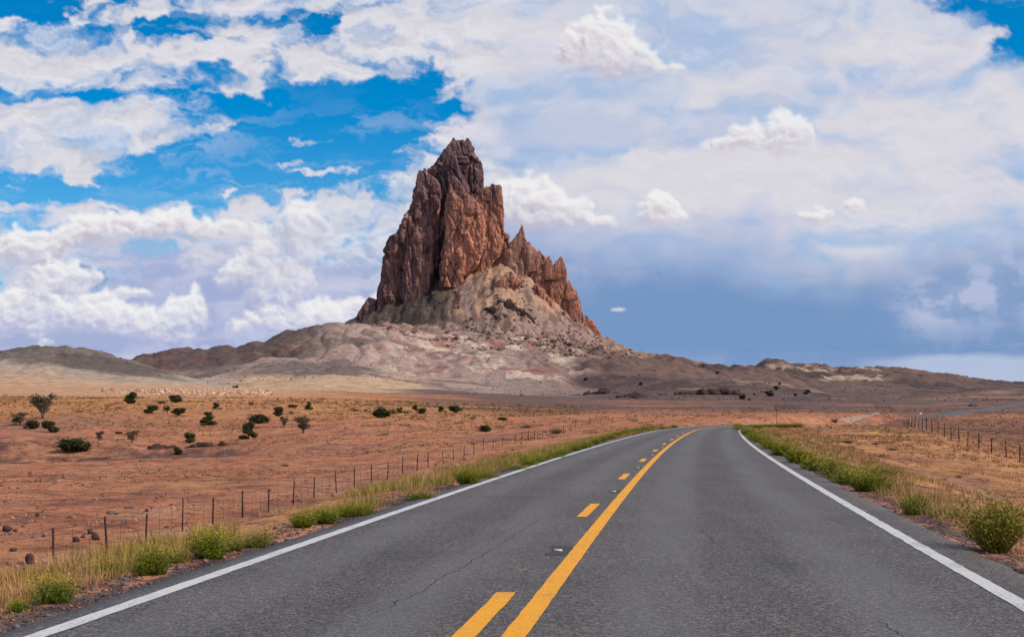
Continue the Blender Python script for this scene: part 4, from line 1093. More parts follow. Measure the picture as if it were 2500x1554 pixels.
TREES = [
 (105,1022,58,62,'sparse','tallest tree on the left plain, grey and see-through','grey_tree'),
 (50,1037,48,30,'sparse','grey spreading shrub left of the tallest grey tree',None),
 (81,1046,45,29,'low','dark green tree just below the tallest grey tree',None),
 (124,1055,39,29,'round','dark green tree right of the tallest grey tree, lower than it',None),
 (184,1102,79,44,'low','largest green juniper, nearest the road on the left plain',None),
 (241,1077,24,24,'sparse','bare little tree right of the largest green juniper',None),
 (290,1059,20,7,'low','flat dark bush on the slope above the twisted tree',None),
 (322,1080,29,29,'sparse','small bare twisted tree leaning right in the gully',None),
 (320,985,37,30,'round','round dark juniper against the pale sand, left one of the two',None),
 (430,983,34,21,'round','dark juniper against the pale sand, right one of the two',None),
 (395,985,24,8,'low','low flat dark bush between two junipers on the sand',None),
 (368,1008,33,20,'round','leftmost of three junipers in a row below the sand',None),
 (408,1009,18,20,'sparse','thin middle one of three junipers in a row below the sand',None),
 (434,1014,32,20,'round','rightmost of three junipers in a row below the sand',None),
 (528,998,21,16,'tall','small dark juniper uphill of the tallest dense juniper',None),
 (511,1037,41,33,'tall','upright dense juniper standing alone in mid plain',None),
 (632,1033,54,31,'low','broad juniper with two crowns above a darker taller one',None),
 (607,1071,40,45,'tall','tall dark juniper at the end of the gully bank',None),
 (465,1081,31,27,'round','green rounded juniper on the gully bank',None),
 (542,1082,13,8,'low','tiny bush right of the gully bank juniper',None),
 (434,1110,27,20,'round','juniper standing in the gully',None),
 (615,990,19,9,'sparse','small grey bush on the far edge of the plain',None),
 (681,1016,29,25,'round','juniper with a short visible trunk, right of the broad two-crowned one',None),
 (714,994,25,9,'low','flat dark juniper on the far edge of the plain',None),
 (755,999,19,20,'tall','small slim juniper on a visible stem at the far edge',None),
 (692,1042,22,25,'sparse','thin grey-green juniper beside the wide sparse one',None),
 (741,1057,50,38,'sparse','wide sparse juniper with open branches in mid plain',None),
 (931,1019,60,30,'low','widest dense juniper in the middle of the plain',None),
 (975,1008,15,15,'round','small round juniper right of the widest dense one',None),
 (1013,1002,18,14,'tall','small juniper with a flat top, uphill of two others',None),
 (1030,1010,26,15,'round','small dark juniper of the middle cluster, lower right',None),
 (991,1008,22,7,'low','low green bush between the small junipers in the middle',None),
 (1077,1005,20,14,'tall','smaller of two junipers left of the dark gravel rise',None),
 (1113,1008,30,20,'round','larger of two junipers left of the dark gravel rise',None),
 (1228,1026,24,11,'low','flat dark juniper beyond the fence, farther of the two by it',None),
 (1185,1053,33,21,'low','dense juniper just beyond the wire fence',None),
 (868,1003,14,6,'low','tiny bush at the left of the widest dense juniper',None),
 (892,1004,12,7,'low','tiny bush next to the widest dense juniper',None),
]
for i, (px, py, w, h, kind, lab, nm) in enumerate(TREES):
    juniper(px, py, w, h, kind, lab, i=i, name=nm or ('desert_bush' if h < 12 else 'juniper_tree'))
HT = [(1879, 966, 23, 14), (1896, 952, 13, 11), (1903, 939, 8, 7), (1970, 962, 16, 11), (1942, 966, 9, 7), (1842, 964, 6, 5), (1811, 974, 20, 11),
      (1797, 961, 9, 9), (1770, 953, 8, 6), (1829, 977, 9, 5), (1564, 940, 12, 8), (1751, 911, 9, 5), (1430, 928, 12, 7), (1717, 895, 7, 5), (570, 946, 7, 5), (578, 946, 9, 6)]
for i, (px, py, w, h) in enumerate(HT):
    juniper(px, py, w, h, 'round', 'small dark juniper, one of those dotted over the far hillsides', 'junipers dotted over the far hillsides', i, dmin=700)

# rabbitbrush and other verge shrubs
def shrub_unit(seed, n, m, spread=.55, leaves=7, lw=.012):
    r = np.random.default_rng(seed)
    nc = r.integers(4, 7); cc = np.column_stack([r.normal(0, .2, nc), r.normal(0, .2, nc)]); ch = r.uniform(.6, 1.08, nc); ch[0] = 1.05; cc[0] *= .3
    ci = r.integers(0, nc, n)
    a = r.uniform(0, 6.28, n); t = r.uniform(0, 1, n) ** .6 * spread * .8
    d = np.stack([np.cos(a) * np.sin(t), np.sin(a) * np.sin(t), np.cos(t)], 1)
    L = r.uniform(.5, 1.05, n) * (1 - .25 * (t / spread) ** 2) * ch[ci]
    root = np.column_stack([cc[ci] + np.stack([np.cos(a) * t * .12, np.sin(a) * t * .12], 1), np.zeros(n)])
    bend = np.stack([np.cos(a), np.sin(a), np.zeros(n)], 1) * (r.uniform(.0, .22, n) * t)[:, None]
    tipv = root + d * L[:, None] + bend - np.array([0, 0, 1]) * (bend ** 2).sum(1)[:, None]
    side = np.cross(d, r.normal(size=(n, 3))); side /= np.linalg.norm(side, axis=1)[:, None]
    w = .006
    V = [np.stack([root + side * w, root - side * w, tipv], 1).reshape(-1, 3)]
    sh = [np.repeat(r.uniform(0, .5, n), 3)]; tp = [np.tile([0, 0, .5], n)]
    for k in range(leaves):
        q = r.uniform(.3, 1.03, n)
        c = root + (tipv - root) * q[:, None] + r.normal(size=(n, 3)) * .025
        u = d * .6 + r.normal(size=(n, 3)) * .55; u /= np.linalg.norm(u, axis=1)[:, None]
        s2 = np.cross(u, r.normal(size=(n, 3))); s2 /= np.linalg.norm(s2, axis=1)[:, None]
        ll = r.uniform(.03, .075, n)[:, None]
        V.append(np.stack([c - s2 * lw, c + s2 * lw, c + u * ll], 1).reshape(-1, 3))
        sh.append(np.repeat(r.uniform(.1, 1, n), 3)); tp.append(np.repeat(q * L, 3))
    V = np.concatenate(V); 
    return mesh('shrub', V, np.arange(len(V)).reshape(-1, 3), [m], attrs={'shade': np.concatenate(sh), 'tip': np.concatenate(tp)})
SH = {'green': [shrub_unit(300 + i, 520, M_green, .75) for i in range(4)],
      'olive': [shrub_unit(320 + i, 420, M_olive, .85) for i in range(3)],
      'flower': [shrub_unit(340 + i, 480, M_flower, .8) for i in range(2)]}
def shrub(px, py, w, h, kind, label, group, i, name='roadside_shrub'):
    x, y, z = ray_ground(px, py, 7)
    k = y / F
    o = obj(name, SH[kind][i % len(SH[kind])], None, (x, y, z - .03))
    big = 1.18 if px > 1780 and py > 1060 and kind != 'dead' else 1.
    o.scale = (w * k * 1.12 * big, w * k * 1.12 * big, h * k * 1.24 * big); o.rotation_euler.z = (px * 7.77) % 6.28
    o['label'] = label; o['category'] = 'shrub'; o['group'] = group
    return o
LG, RG = 'green shrubs along the left road edge', 'green shrubs along the right road edge'
LEFT_SHRUBS = [
 (45,1493,45,38,'green','dark green shrub half out of the picture, nearest on the left verge'),
 (141,1470,88,72,'flower','yellow-flowered shrub on the left verge, nearest of its kind'),
 (264,1406,78,46,'olive','low olive shrub between the yellow-flowered and the bright green ones'),
 (378,1403,80,76,'green','tall bright green shrub, left one of the neighbouring pair'),
 (432,1372,52,40,'olive','small olive shrub between two bright green ones'),
 (495,1361,98,68,'green','widest bright green shrub on the left verge, right of the pair'),
 (580,1345,40,40,'olive','straggly olive shrub right of the widest green shrub'),
 (637,1334,62,46,'olive','olive shrub in tan grass near the pale gravel patch'),
 (740,1288,72,42,'green','left half of the long green clump on the left verge'),
 (800,1278,74,42,'green','right half of the long green clump on the left verge'),
 (859,1259,62,36,'green','green shrub right of the long green clump'),
 (893,1256,34,28,'olive','small olive shrub ending the green row before tan grass'),
 (1020,1221,62,28,'olive','low green patch between two tan grass clumps'),
 (1132,1185,58,44,'green','bright rounded green shrub on the left verge, mid distance'),
 (1187,1174,52,30,'olive','olive shrub right of the bright rounded one'),
 (1256,1152,46,22,'olive','low olive shrub followed by a greener one'),
 (1290,1142,50,26,'green','green shrub before the far unbroken row'),
]
for i, (px, py, w, h, kd, lab) in enumerate(LEFT_SHRUBS): shrub(px, py, w, h, kd, lab, LG, i)
for i, q in enumerate(np.linspace(0, 1, 17)):
    px = 1312 + (1592 - 1312) * q; py = np.interp(px, [1312, 1389, 1517, 1600], [1133, 1106, 1062, 1047])
    shrub(px, py, 36 - 18 * q, 21 - 9 * q, ['green', 'olive', 'green'][i % 3], 'small green shrub in the far unbroken row along the left edge line', 'far row of shrubs by the left edge line', i)
RIGHT_SHRUBS = [
 (2431,1343,140,112,'olive','large tall green shrub at the right road edge, nearest of all'),
 (2227,1254,58,46,'olive','tan and green tuft of shrub beside red dirt streaks'),
 (2302,1262,56,26,'olive','low tan shrub between the tuft and the large tall shrub'),
 (2128,1199,76,44,'green','nearest green shrub of the long right hand row'),
 (2082,1181,64,36,'olive','second nearest shrub of the long right hand row'),
 (2142,1166,58,28,'olive','shrub standing behind the long right hand row'),
 (2039,1166,64,40,'olive','darker olive shrub in the middle of the right hand row'),
 (1996,1148,62,34,'flower','yellowish shrub in the right hand row'),
 (1955,1132,62,34,'green','bright green shrub in the right hand row, larger one'),
 (1918,1114,48,30,'green','bright green shrub in the right hand row, smaller one'),
 (1888,1098,40,22,'olive','olive shrub farther along the right hand row'),
]
for i, (px, py, w, h, kd, lab) in enumerate(RIGHT_SHRUBS): shrub(px, py, w, h, kd, lab, RG, i)
for i, q in enumerate(np.linspace(0, 1, 9)):
    px = np.interp(q, [0, .5, .7, 1], [1868, 1828, 1816, 1800]); py = np.interp(q, [0, .5, .7, 1], [1088, 1064, 1055, 1045])
    shrub(px, py, 34 - 12 * q, 20 - 7 * q, ['green', 'olive'][i % 2], 'small green shrub where the right edge line bends away', 'far shrubs at the bend of the right edge line', i)
for i, px in enumerate(np.linspace(1835, 1945, 8)):
    shrub(px, 1046 - i * .6, 26, 11, ['green', 'olive'][i % 2], 'low green shrub in the far strip along the bend', 'far strip of shrubs beyond the bend', i)
for px, py, w, h, lab in ((1617, 1048, 18, 9, 'olive shrub by the left edge line where the road tops out, left one'), (1648, 1045, 18, 10, 'olive shrub by the left edge line where the road tops out, right one')):
    shrub(px, py, w, h, 'olive', lab, LG, 1)
# grey dead bushes
SH['dead'] = [shrub_unit(360 + i, 380, M_grey, 1.15, 6, .008) for i in range(2)]
for i, (px, py, w, h, lab) in enumerate((
 (1358, 1057, 30, 15, 'grey round dead bush between the left fence and the road'),
 (1284, 1044, 24, 11, 'grey dead bush beyond the left fence'),
 (941, 1061, 16, 6, 'small grey bush low on the plain left of the fence corner'),
 (697, 1138, 18, 10, 'small grey bush beyond the left fence, nearest of the grey ones'),
 (712, 1010, 14, 7, 'small grey bush beside a juniper at the far edge'),
 (193, 1006, 16, 7, 'small grey bush right of the tallest grey tree'),
 (1153, 1022, 12, 7, 'small grey bush in mid plain near a flat juniper'),
 (1010, 1016, 12, 5, 'small grey bush below the middle cluster of junipers'))):
    shrub(px, py, w, h, 'dead', lab, 'grey dead bushes on the plain', i, 'dead_bush')

for i, (px, py, w, h) in enumerate(((2067, 1081, 26, 12), (2038, 1079, 14, 7), (2078, 1097, 24, 14), (2138, 1085, 14, 8), (2177, 1099, 22, 9), (2160, 1080, 34, 6), (2340, 1165, 18, 8), (2300, 1170, 16, 7), (2420, 1053, 12, 4), (2210, 1133, 12, 6))):
    shrub(px, py, w, h, 'dead', 'low dark bush in the dry grass field between the road and the right fence', 'low dark bushes in the right grass field', i, 'dead_bush')
# dry grass
def grass(name, P, H, nb, spread, tints, rng, wd=.010, lean=.55):
    n = len(P); P = np.repeat(P, nb, 0); H = np.repeat(H, nb) * rng.uniform(.45, 1.1, n * nb); T = np.repeat(tints, nb, 0)
    N = n * nb
    sp = np.repeat(np.asarray(spread) + np.zeros(n), nb)
    a = rng.uniform(0, 6.28, N); rr = np.sqrt(rng.uniform(0, 1, N)) * sp
    root = P + np.stack([np.cos(a) * rr, np.sin(a) * rr, 0 * a - .02], 1)
    b = a + rng.normal(0, .7, N); ln = np.abs(rng.normal(0, lean, N)) * H
    tip = root + np.stack([np.cos(b) * ln, np.sin(b) * ln, H * (1 - .3 * (ln / (H + 1e-6)) ** 2)], 1)
    ang = rng.uniform(0, 6.28, N); ww = np.maximum(wd * .4, wd * P[:, 1] / 55.) * rng.uniform(.6, 1.4, N)
    s = np.stack([np.cos(ang), np.sin(ang), 0 * a], 1) * ww[:, None]
    V = np.stack([root - s, root + s, tip], 1).reshape(-1, 3)
    C = np.repeat(T * rng.uniform(.65, 1.25, (N, 1)), 3, 0)
    o = obj(name, mesh(name, V, np.arange(3 * N).reshape(-1, 3), [M_dry], cols={'tint': C}), None, kind='stuff')
    return o
STRAW = np.array([(.54, .32, .13), (.52, .28, .095), (.60, .39, .19), (.42, .22, .09), (.30, .22, .075)])
def verge_points(n, side, lo, hi, y0, y1, pw=1.6, dens=None):
    Yq = y0 + (y1 - y0) * RNG.uniform(0, 1, n) ** pw
    out = lo + (hi - lo) * RNG.uniform(0, 1, n) ** 1.2
    lat = (EDGE_L - out) if side < 0 else (EDGE_R + out)
    p = np.stack([np.interp(Yq, _Yd, road_x(_Yd)) + lat, Yq], 1)
    if dens is not None:
        k = dens(p[:, 0], p[:, 1]) > RNG.uniform(0, 1, n); p = p[k]; out = out[k]
    return np.column_stack([p, terrain(p[:, 0], p[:, 1])]), out
P, out = verge_points(3000, -1, .7, 3.2, 8, 150, 1.7, lambda x, y: sst(fbm2(x / 2.5, y / 6, 3), -.35, .4))
grass('dry_verge_grass', P, RNG.uniform(.12, .31, len(P)) * (1 - .3 * sst(out, 2, 3.2)) * (1 - .45 * sst(out, 1.1, .5)), 46, .24, STRAW[RNG.integers(0, 5, len(P))], RNG)
P, out = verge_points(2600, 1, .6, 5.5, 9, 150, 1.6, lambda x, y: sst(fbm2(x / 3, y / 7, 3), -.35, .45))
grass('dry_verge_grass', P, RNG.uniform(.14, .36, len(P)), 40, .22, STRAW[RNG.integers(0, 5, len(P))], RNG)
P, out = verge_points(3600, 1, 4.5, 34, 14, 170, 1.2, lambda x, y: sst(fbm2(x / 5, y / 9, 3), -.25, .5))
grass('straw_grass_field', P, RNG.uniform(.12, .32, len(P)), 26, RNG.uniform(.16, .42, len(P)), STRAW[RNG.integers(0, 5, len(P))], RNG, .009, .55)
P, out = verge_points(1500, -1, 3.5, 18, 25, 170, 1.1, lambda x, y: sst(fbm2(x / 6, y / 9, 3), .0, .6))
grass('straw_grass_field', P, RNG.uniform(.12, .28, len(P)), 16, RNG.uniform(.15, .4, len(P)), STRAW[RNG.integers(0, 4, len(P))], RNG, .009, .55)

WEED = np.array([(.25, .23, .03), (.38, .30, .055), (.21, .16, .04), (.50, .33, .09)])
P, out = verge_points(2600, -1, .5, 2.1, 8, 150, 1.5, lambda x, y: sst(fbm2(x / 2 + 5, y / 5, 3), -.2, .4))
grass('verge_weeds', P, RNG.uniform(.12, .33, len(P)), 42, .24, WEED[RNG.integers(0, 4, len(P))], RNG, .011, .5)
P, out = verge_points(1300, 1, .5, 2.2, 10, 150, 1.4, lambda x, y: sst(fbm2(x / 2 + 9, y / 5, 3), -.1, .5) * sst(y, 20, 40))
grass('verge_weeds', P, RNG.uniform(.12, .30, len(P)), 40, .2, WEED[RNG.integers(0, 4, len(P))], RNG, .011, .5)

# small scrub clumps over the plain
def scrub(n, p0, p1, d0, d1, thr, tints, smin, smax, name, pw=1.):
    pxs = RNG.uniform(p0, p1, n); ds = d0 + (d1 - d0) * RNG.uniform(0, 1, n) ** pw
    XX = (pxs - CXP) / F * ds
    Yc = np.clip(ds, -60, 950)
    k = (fbm2(XX / 30, ds / 45, 3) > RNG.uniform(thr - .5, thr + .5, n)) & (np.abs(XX - road_x(Yc)) > 7)
    XX, ds = XX[k], ds[k]; n = len(XX)
    P = np.stack([XX, ds, terrain(XX, ds)], 1)
    grass(name, P, RNG.uniform(smin, smax, n), 9, RNG.uniform(.8, 1.4, n) * (smin + smax) / 2.4, tints[RNG.integers(0, len(tints), n)], RNG, .014, .6)
GOLD = np.array([(.52, .25, .075), (.50, .28, .10), (.34, .19, .085), (.22, .16, .07), (.38, .20, .09), (.15, .10, .06)])
scrub(7600, -60, 1420, 300, 620, .0, GOLD, .35, .8, 'golden_scrub', .8)
scrub(1500, -40, 1350, 90, 300, .25, GOLD, .14, .34, 'golden_scrub')
scrub(2600, 1250, 2560, 190, 620, .0, GOLD, .3, .7, 'golden_scrub')
scrub(900, 2150, 2560, 90, 260, .1, GOLD, .14, .34, 'golden_scrub')

BRN = np.array([(.17, .09, .055), (.24, .13, .07), (.13, .09, .05), (.34, .19, .08)])
scrub(3400, -60, 1320, 110, 340, .1, BRN, .14, .34, 'brown_scrub')
scrub(2200, 1900, 2560, 60, 270, .0, BRN, .13, .30, 'brown_scrub')

# pebbles and gravel
n = 6800
pxs = RNG.uniform(-60, 1150, n); ds = 36 + 150 * RNG.uniform(0, 1, n) ** 1.6
XX = (pxs - CXP) / F * ds; k = (XX < road_x(ds) - 12) & (fbm2(XX / 5, ds / 8, 3) > RNG.uniform(-.8, .6, n)); XX, ds = XX[k], ds[k]
TN = np.array([(.24, .11, .075), (.12, .07, .06), (.36, .18, .12), (.50, .31, .23), (.16, .08, .06)])
t = scatter('pebbles', np.stack([XX, ds, terrain(XX, ds) + .01], 1), RNG.lognormal(-2.85, .5, len(XX)).clip(.025, .19), OCT, M_gravel, TN[RNG.integers(0, 5, len(XX))])
t['kind'] = 'stuff'
P, out = verge_points(5200, -1, -.02, .95, 8, 70, 1.8)
TN2 = np.array([(.085, .07, .068), (.13, .105, .10), (.06, .05, .05), (.20, .14, .12), (.36, .16, .10)])
t = scatter('gravel', P + [0, 0, .005], RNG.lognormal(-4.3, .5, len(P)).clip(.006, .05), OCT, M_gravel, TN2[RNG.integers(0, 5, len(P))], .6); t['kind'] = 'stuff'
P, out = verge_points(3600, 1, .02, 1.0, 9, 60, 1.7)
t = scatter('gravel', P + [0, 0, .005], RNG.lognormal(-4.4, .5, len(P)).clip(.006, .04), OCT, M_gravel, TN2[RNG.integers(0, 5, len(P))], .6); t['kind'] = 'stuff'
# boulders beyond the left fence, each a thing
BLD = [(17,1297,27,17,'larger dark boulder at the left picture edge'), (38,1297,12,8,'small dark stone touching the larger boulder at the left edge'),
 (107,1310,11,7,'small dark stone alone left of the second fence post'), (186,1322,20,14,'dark boulder low left of the cubic pair'),
 (203,1312,12,9,'small dark stone just above the low dark boulder'), (221,1303,19,16,'brown block behind the largest dark boulder'),
 (234,1317,25,22,'largest dark boulder beyond the second fence post'), (272,1253,24,8,'flat grey slab of stone farther up the plain'),
 (316,1239,26,6,'long thin grey slab on the open plain'), (74,1375,28,28,'rounded brown boulder left of the first fence post'),
 (24,1378,22,13,'red boulder low at the left edge'), (49,1380,18,11,'red boulder beside the rounded brown one'),
 (173,1375,36,21,'tan rounded boulder half sunk behind the first fence post'), (202,1381,26,13,'flat tan boulder right of the half sunk one'),
 (310,1364,22,16,'tan pointed stone beyond the third fence post'), (91,1259,10,9,'small dark stone high on the left slope'),
 (359,1248,12,8,'dark stone right of the long thin slab'), (32,1345,22,9,'low dark rock by the cut bank'), (815,1211,16,8,'pale tilted stone in the tan grass by the fence')]
for i, (px, py, w, h, lab) in enumerate(BLD):
    x, y, z = ray_ground(px, py, 25); k = y / F
    v, f = stone_unit(500 + i, 2)
    v = v / np.abs(v).max(0)
    v = np.sign(v) * np.abs(v) ** .8
    v *= np.array([w, w * .9, h * 1.25]) * k / 2
    c = (.085, .05, .05) if 'dark' in lab or 'brown' in lab else ((.16, .13, .125) if 'grey' in lab else ((.30, .135, .10) if 'red' in lab else (.33, .20, .135)))
    me = mesh('boulder', v, f, [M_gravel], cols={'tint': np.tile(c, (len(v), 1)) * np.random.default_rng(i).uniform(.8, 1.2, (len(v), 1))})
    o = obj('boulder', me, None, (x, y, z + h * k * .32)); o.rotation_euler.z = i
    o['label'] = lab; o['category'] = 'boulder'; o['group'] = 'stones beyond the left fence'

# ------------------------------------------------------------------ fences
def make_fence(posts, label, height, pw, nw, stays=True, tail=None):
    p0 = posts[0]
    e = empty('wire_fence', p0, label, 'fence', 'wire fences beside the road')
    mb = MB(); mb.box((0, 0, 0), (pw, pw, 1.0), 0, .9); mb.box((0, -pw * .55, .42), (pw * .5, pw * .2, .08))
    me = mb.mesh('post', M_post)
    rel = [Vector(p) - Vector(p0) for p in posts]
    r = random.Random(3)
    hs = []
    for q in rel:
        h = height * r.uniform(.84, 1.08); hs.append(h)
        o = obj('post', me, e, q + Vector((0, 0, h / 2 - .06))); o.scale = (1, 1, h + .12); o.rotation_euler = (r.uniform(-.05, .05), r.uniform(-.06, .06), r.uniform(0, 1.5))
    for k in range(nw):
        m2 = MB(); fz = (k + 1) / (nw + .25)
        for a, b, ha, hb in zip(rel[:-1], rel[1:], hs[:-1], hs[1:]):
            A = a + Vector((0, 0, height * fz)); B = b + Vector((0, 0, height * fz)); M = (A + B) / 2 - Vector((0, 0, .03))
            m2.bar(A, M, .006, None, 3); m2.bar(M, B, .006, None, 3)
        obj('wire', m2.mesh('wire', M_wire), e)
    if stays:
        m3 = MB()
        for a, b in zip(rel[:-1], rel[1:]):
            for t in (.34, .67):
                c = a.lerp(b, t); m3.bar(c + Vector((0, 0, .12)), c + Vector((.02, 0, height * .93)), .008, None, 4)
        o = obj('wire_stay', m3.mesh('wire_stay', M_wire), e); o['kind'] = 'stuff'
    return e
lp = []
ys = 47.
lpx = [130, 259, 357, 446, 520, 592, 656, 717, 767, 820, 865, 907, 947, 983, 1019, 1045, 1081, 1107, 1133, 1157, 1180]
for px in lpx:
    y = 20.2 * 3600 / (1660 - px)
    x = (px - CXP) / F * y
    lp.append((x, y, float(terrain([x], [y])[0])))
for px, yy in ((1204, 163), (1226, 170), (1258, 177), (1274, 184), (1290, 190), (1305, 197), (1325, 203), (1343, 210), (1360, 216), (1376, 222), (1392, 229), (1405, 236), (1421, 244), (1440, 252), (1455, 260), (1469, 270), (1485, 282)):
    x = (px - CXP) / F * yy; lp.append((x, yy, float(terrain([x], [yy])[0])))
make_fence(lp, 'long post and wire fence crossing the plain left of the road', 1.25, .055, 4)
rp = []
rx = [2490, 2456, 2421, 2390, 2363, 2341, 2322, 2306, 2290, 2275, 2262, 2251.7, 2243, 2234, 2226, 2219, 2214, 2209, 2205]
for i, px in enumerate(rx):
    y = 98. + 5. * i
    x = (px - CXP) / F * y
    rp.append((x, y, float(terrain([x], [y])[0])))
make_fence(rp, 'post and wire fence on the dry field right of the road', 1.22, .065, 4, False)
def corral(pxs, py, n, h, label, dmin):
    pts = [ray_ground(p, py, dmin) for p in np.linspace(pxs[0], pxs[1], n)]
    d0 = np.median([p[1] for p in pts])
    pts = [((px - CXP) / F * d0, d0, float(terrain([(px - CXP) / F * d0], [d0])[0])) for px in np.linspace(pxs[0], pxs[1], n)]
    e = empty('pole_fence', pts[0], label, 'fence', 'far pole fences')
    r = random.Random(int(pxs[0])); k = d0 / F
    hh = h * k
    mb = MB(); mb.bar((0, 0, -.1), (0, 0, 1), .55 * k, .5 * k, 5); me = mb.mesh('post', M_post)
    rel = [Vector(p) - Vector(pts[0]) for p in pts]
    for q in rel:
        o = obj('post', me, e, q); o.scale = (1, 1, hh * r.uniform(.8, 1.15))
    for z in (.45, .85):
        m2 = MB()
        for a, b in zip(rel[:-1], rel[1:]): m2.bar(a + Vector((0, 0, hh * z)), b + Vector((0, 0, hh * z)), .28 * k, None, 4)
        obj('rail', m2.mesh('rail', M_post), e)
corral((1893, 1957), 999, 15, 11, 'low dark pole fence in the middle distance, nearest the bend', 300)
corral((2138, 2174), 997, 8, 10, 'short dark pole fence on the flat right of the bend', 300)
corral((2397, 2474), 977, 20, 5, 'long low pole fence above the far road at right', 500)
corral((1806, 1860), 1000, 9, 6, 'faint low pole fence left of the nearest pole fence', 300)

# ------------------------------------------------------------------ poles and wires
def pole(px, py, h, label):
    x, y, z = ray_ground(px, py, 150); k = y / F
    e = empty('utility_pole', (x, y, z), label, 'utility pole', 'thin utility poles')
    mb = MB(); mb.bar((0, 0, -.2), (0, 0, h * k), .055, .04, 7); obj('post', mb.mesh('post', M_post), e)
    mb = MB(); mb.box((0, 0, h * k * .94), (h * k * .14, .12, .12)); obj('crossarm', mb.mesh('crossarm', M_post), e)
pole(1896, 1034, 36, 'thin utility pole standing beyond the bend of the road')
pole(1917, 998, 22, 'small utility pole behind the nearest pole fence')
M_cable = plain('cable', (.10, .10, .12), .6, .1, 5)
def cable(pts, label):
    e = None
    P = [Vector(((px - CXP) / F * d, d, EYE + (HOR - py) / F * d)) for px, py, d in pts]
    o0 = P[0]; mb = MB()
    for a, b in zip(P[:-1], P[1:]): mb.bar(a - o0, b - o0, .014, None, 4)
    o = obj('power_line', mb.mesh('power_line', M_cable), None, o0); o['label'] = label; o['category'] = 'power line'; o['group'] = 'power lines in the sky'
cable([(1480, 866, 900), (1700, 861, 640), (1960, 852, 480), (2240, 842, 370), (2560, 829, 300), (2900, 815, 260)], 'upper thin power line rising to the right over the hills')
cable([(1750, 884, 760), (1960, 876, 560), (2250, 863, 420), (2560, 845, 330), (2900, 828, 280)], 'lower thin power line rising to the right over the hills')
cable([(-300, 795, 260), (0, 823, 330), (100, 834, 380), (250, 852, 520), (340, 868, 700)], 'thin power line sloping down behind the left hill')

# ------------------------------------------------------------------ signs, car, debris, track
def sign(px, py, h, w, diamond, col, label):
    x, y, z = ray_ground(px, py, 200); k = y / F
    e = empty('road_sign', (x, y, z), label, 'road sign')
    hh = h * k; s = w * k
    mb = MB(); mb.box((0, .03, hh * .5), (.09, .06, hh)); obj('post', mb.mesh('post', M_post), e)
    m2 = MB()
    if diamond:
        r = s / 2; c = hh - r
        P = [(0, -.02, c - r), (r, -.02, c), (0, -.02, c + r), (-r, -.02, c)]
    else:
        P = [(-s / 2, -.02, hh - s * .9), (s / 2, -.02, hh - s * .9), (s / 2, -.02, hh), (-s / 2, -.02, hh)]
    m2.add(P + [(a, -.004, c_) for a, b, c_ in P], [(0, 1, 2, 3), (7, 6, 5, 4)] + [(i, 4 + i, 4 + (i + 1) % 4, (i + 1) % 4) for i in range(4)])
    obj('panel', m2.mesh('panel', plain(label[:6] + '_panel', col, .5, .08, 1)), e)
sign(2172, 1020, 11, 8, True, (.85, .26, .02), 'small orange diamond warning sign beside the far road')
sign(2247, 1016, 9, 6, False, (.75, .73, .72), 'small white square sign near the top of the right fence')

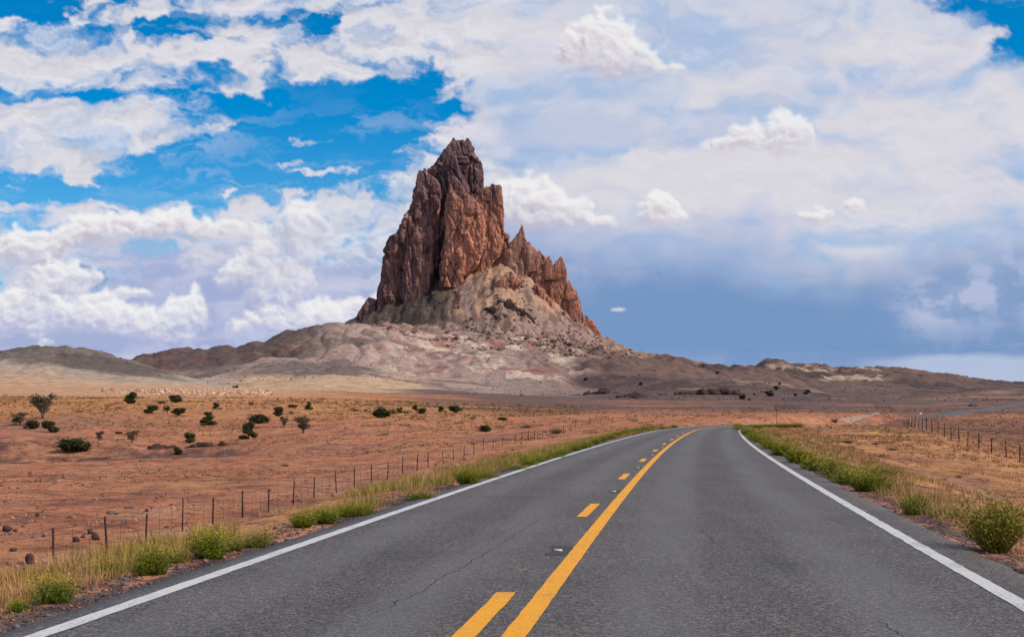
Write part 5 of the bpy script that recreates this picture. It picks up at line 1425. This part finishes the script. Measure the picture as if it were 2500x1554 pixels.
def car(px, py, label):
    x, y, z = ray_ground(px, py, 500)
    yc = float(np.clip(y, 640, 940)); x2 = float(road_x(yc))
    if abs(x2 - x) < 60: pass
    e = empty('parked_car', (x, y, z + .02), label, 'car')
    blue = plain('blue_car_paint', (.02, .045, .16), .3, .05, 2, .5); dark = plain('car_glass', (.02, .025, .03), .1, .05, 2, .6); rub = plain('tyre', (.02, .02, .02), .9, .1, 4)
    prof = [(-2.25, .35), (-2.3, .75), (-2.05, .92), (-1.35, .98), (-.75, 1.42), (.75, 1.48), (1.55, 1.02), (2.15, .9), (2.28, .6), (2.2, .35)]
    n = len(prof); V = []
    for s, inset in ((-.88, 1), (.88, 1)):
        for a, h in prof: V.append((a, s * (.82 if h > 1.2 else 1), h))
    Fc = [tuple(range(n))[::-1], tuple(range(n, 2 * n))] + [(i, (i + 1) % n, n + (i + 1) % n, n + i) for i in range(n)]
    obj('body', mesh('body', np.array(V), Fc, [blue]), e)
    for sy in (-1, 1):
        q = sy * .83
        V = [(-1.1, q, 1.0), (-.68, q * .93, 1.37), (.68, q * .93, 1.42), (1.3, q, 1.04)]
        V2 = V + [(a, b + sy * .03, c) for a, b, c in V]
        obj('window', mesh('window', np.array(V2), [(0, 1, 2, 3), (4, 7, 6, 5)] + [(i, (i + 1) % 4, 4 + (i + 1) % 4, 4 + i) for i in range(4)], [dark]), e)
    for a, h, b, k in ((-1.45, 1.0, -.78, 1.42), (1.5, 1.07, .8, 1.47)):
        s = 1 if a > 0 else -1
        V = [(a + .03 * s, -.7, h), (a + .03 * s, .7, h), (b + .05 * s, .62, k), (b + .05 * s, -.62, k)]
        obj('windscreen', mesh('windscreen', np.array(V), [(0, 1, 2, 3)], [dark]), e)
    for a in (-1.4, 1.4):
        for sy in (-.82, .82):
            mb = MB(); mb.bar((a, sy - .1, .32), (a, sy + .1, .32), .32, None, 12); obj('wheel', mb.mesh('wheel', rub), e)
    e.rotation_euler.z = math.radians(25)
car(2374, 992, 'tiny dark blue car beside the far road at right')

x, y, z = ray_ground(2035, 1030, 150)
e = empty('brush_pile', (x, y, z), 'dark heap of brush and stones beside the pale dirt track', 'heap')
r = np.random.default_rng(5); k = y / F
Vs, Fs = [], []; c0 = 0
for i in range(26):
    v, f = stone_unit(800 + i, 1); p = np.array([r.normal(0, 6), r.normal(0, 3), abs(r.normal(0, 3))]) * k
    Vs.append(v * r.uniform(1.2, 3.2) * k + p); Fs.append(f + c0); c0 += len(v)
obj('stones', mesh('stones', np.concatenate(Vs), np.concatenate(Fs), [M_ledge]), e)['kind'] = 'stuff'
mb = MB()
for i in range(30):
    a = r.uniform(0, 6.28); q = r.uniform(3, 9) * k; b = Vector((r.normal(0, 4) * k, r.normal(0, 2) * k, 1.5 * k))
    mb.bar(b, b + Vector((math.cos(a) * q, math.sin(a) * q * .5, r.uniform(.2, 1) * q)), .25 * k, .1 * k, 4)
obj('branches', mb.mesh('branches', M_bark), e)['kind'] = 'stuff'

# pale dirt track winding away on the right
tp = [ray_ground(px, py, 120) for px, py in ((2058, 1028), (2086, 1021), (2104, 1016), (2128, 1010), (2142, 1006))]
tp = np.array(tp); tt = np.linspace(0, len(tp) - 1, 60)
xx = np.interp(tt, range(len(tp)), tp[:, 0]); yy = np.interp(tt, range(len(tp)), tp[:, 1])
ww = 1.5 + .6 * fbm2(tt * 1.3, tt * 0 + 2, 3)
cross = []
for q in np.linspace(-1, 1, 7):
    a = xx + q * ww; cross.append(np.stack([a, yy, terrain(a, yy) + .07 - .05 * abs(q)], 1))
obj('dirt_track', mesh('dirt_track', np.stack(cross, 1).reshape(-1, 3), grid_faces(60, 7), [plain('pale_dirt', (.37, .23, .17), .9, .2, .4)], True), kind='structure')
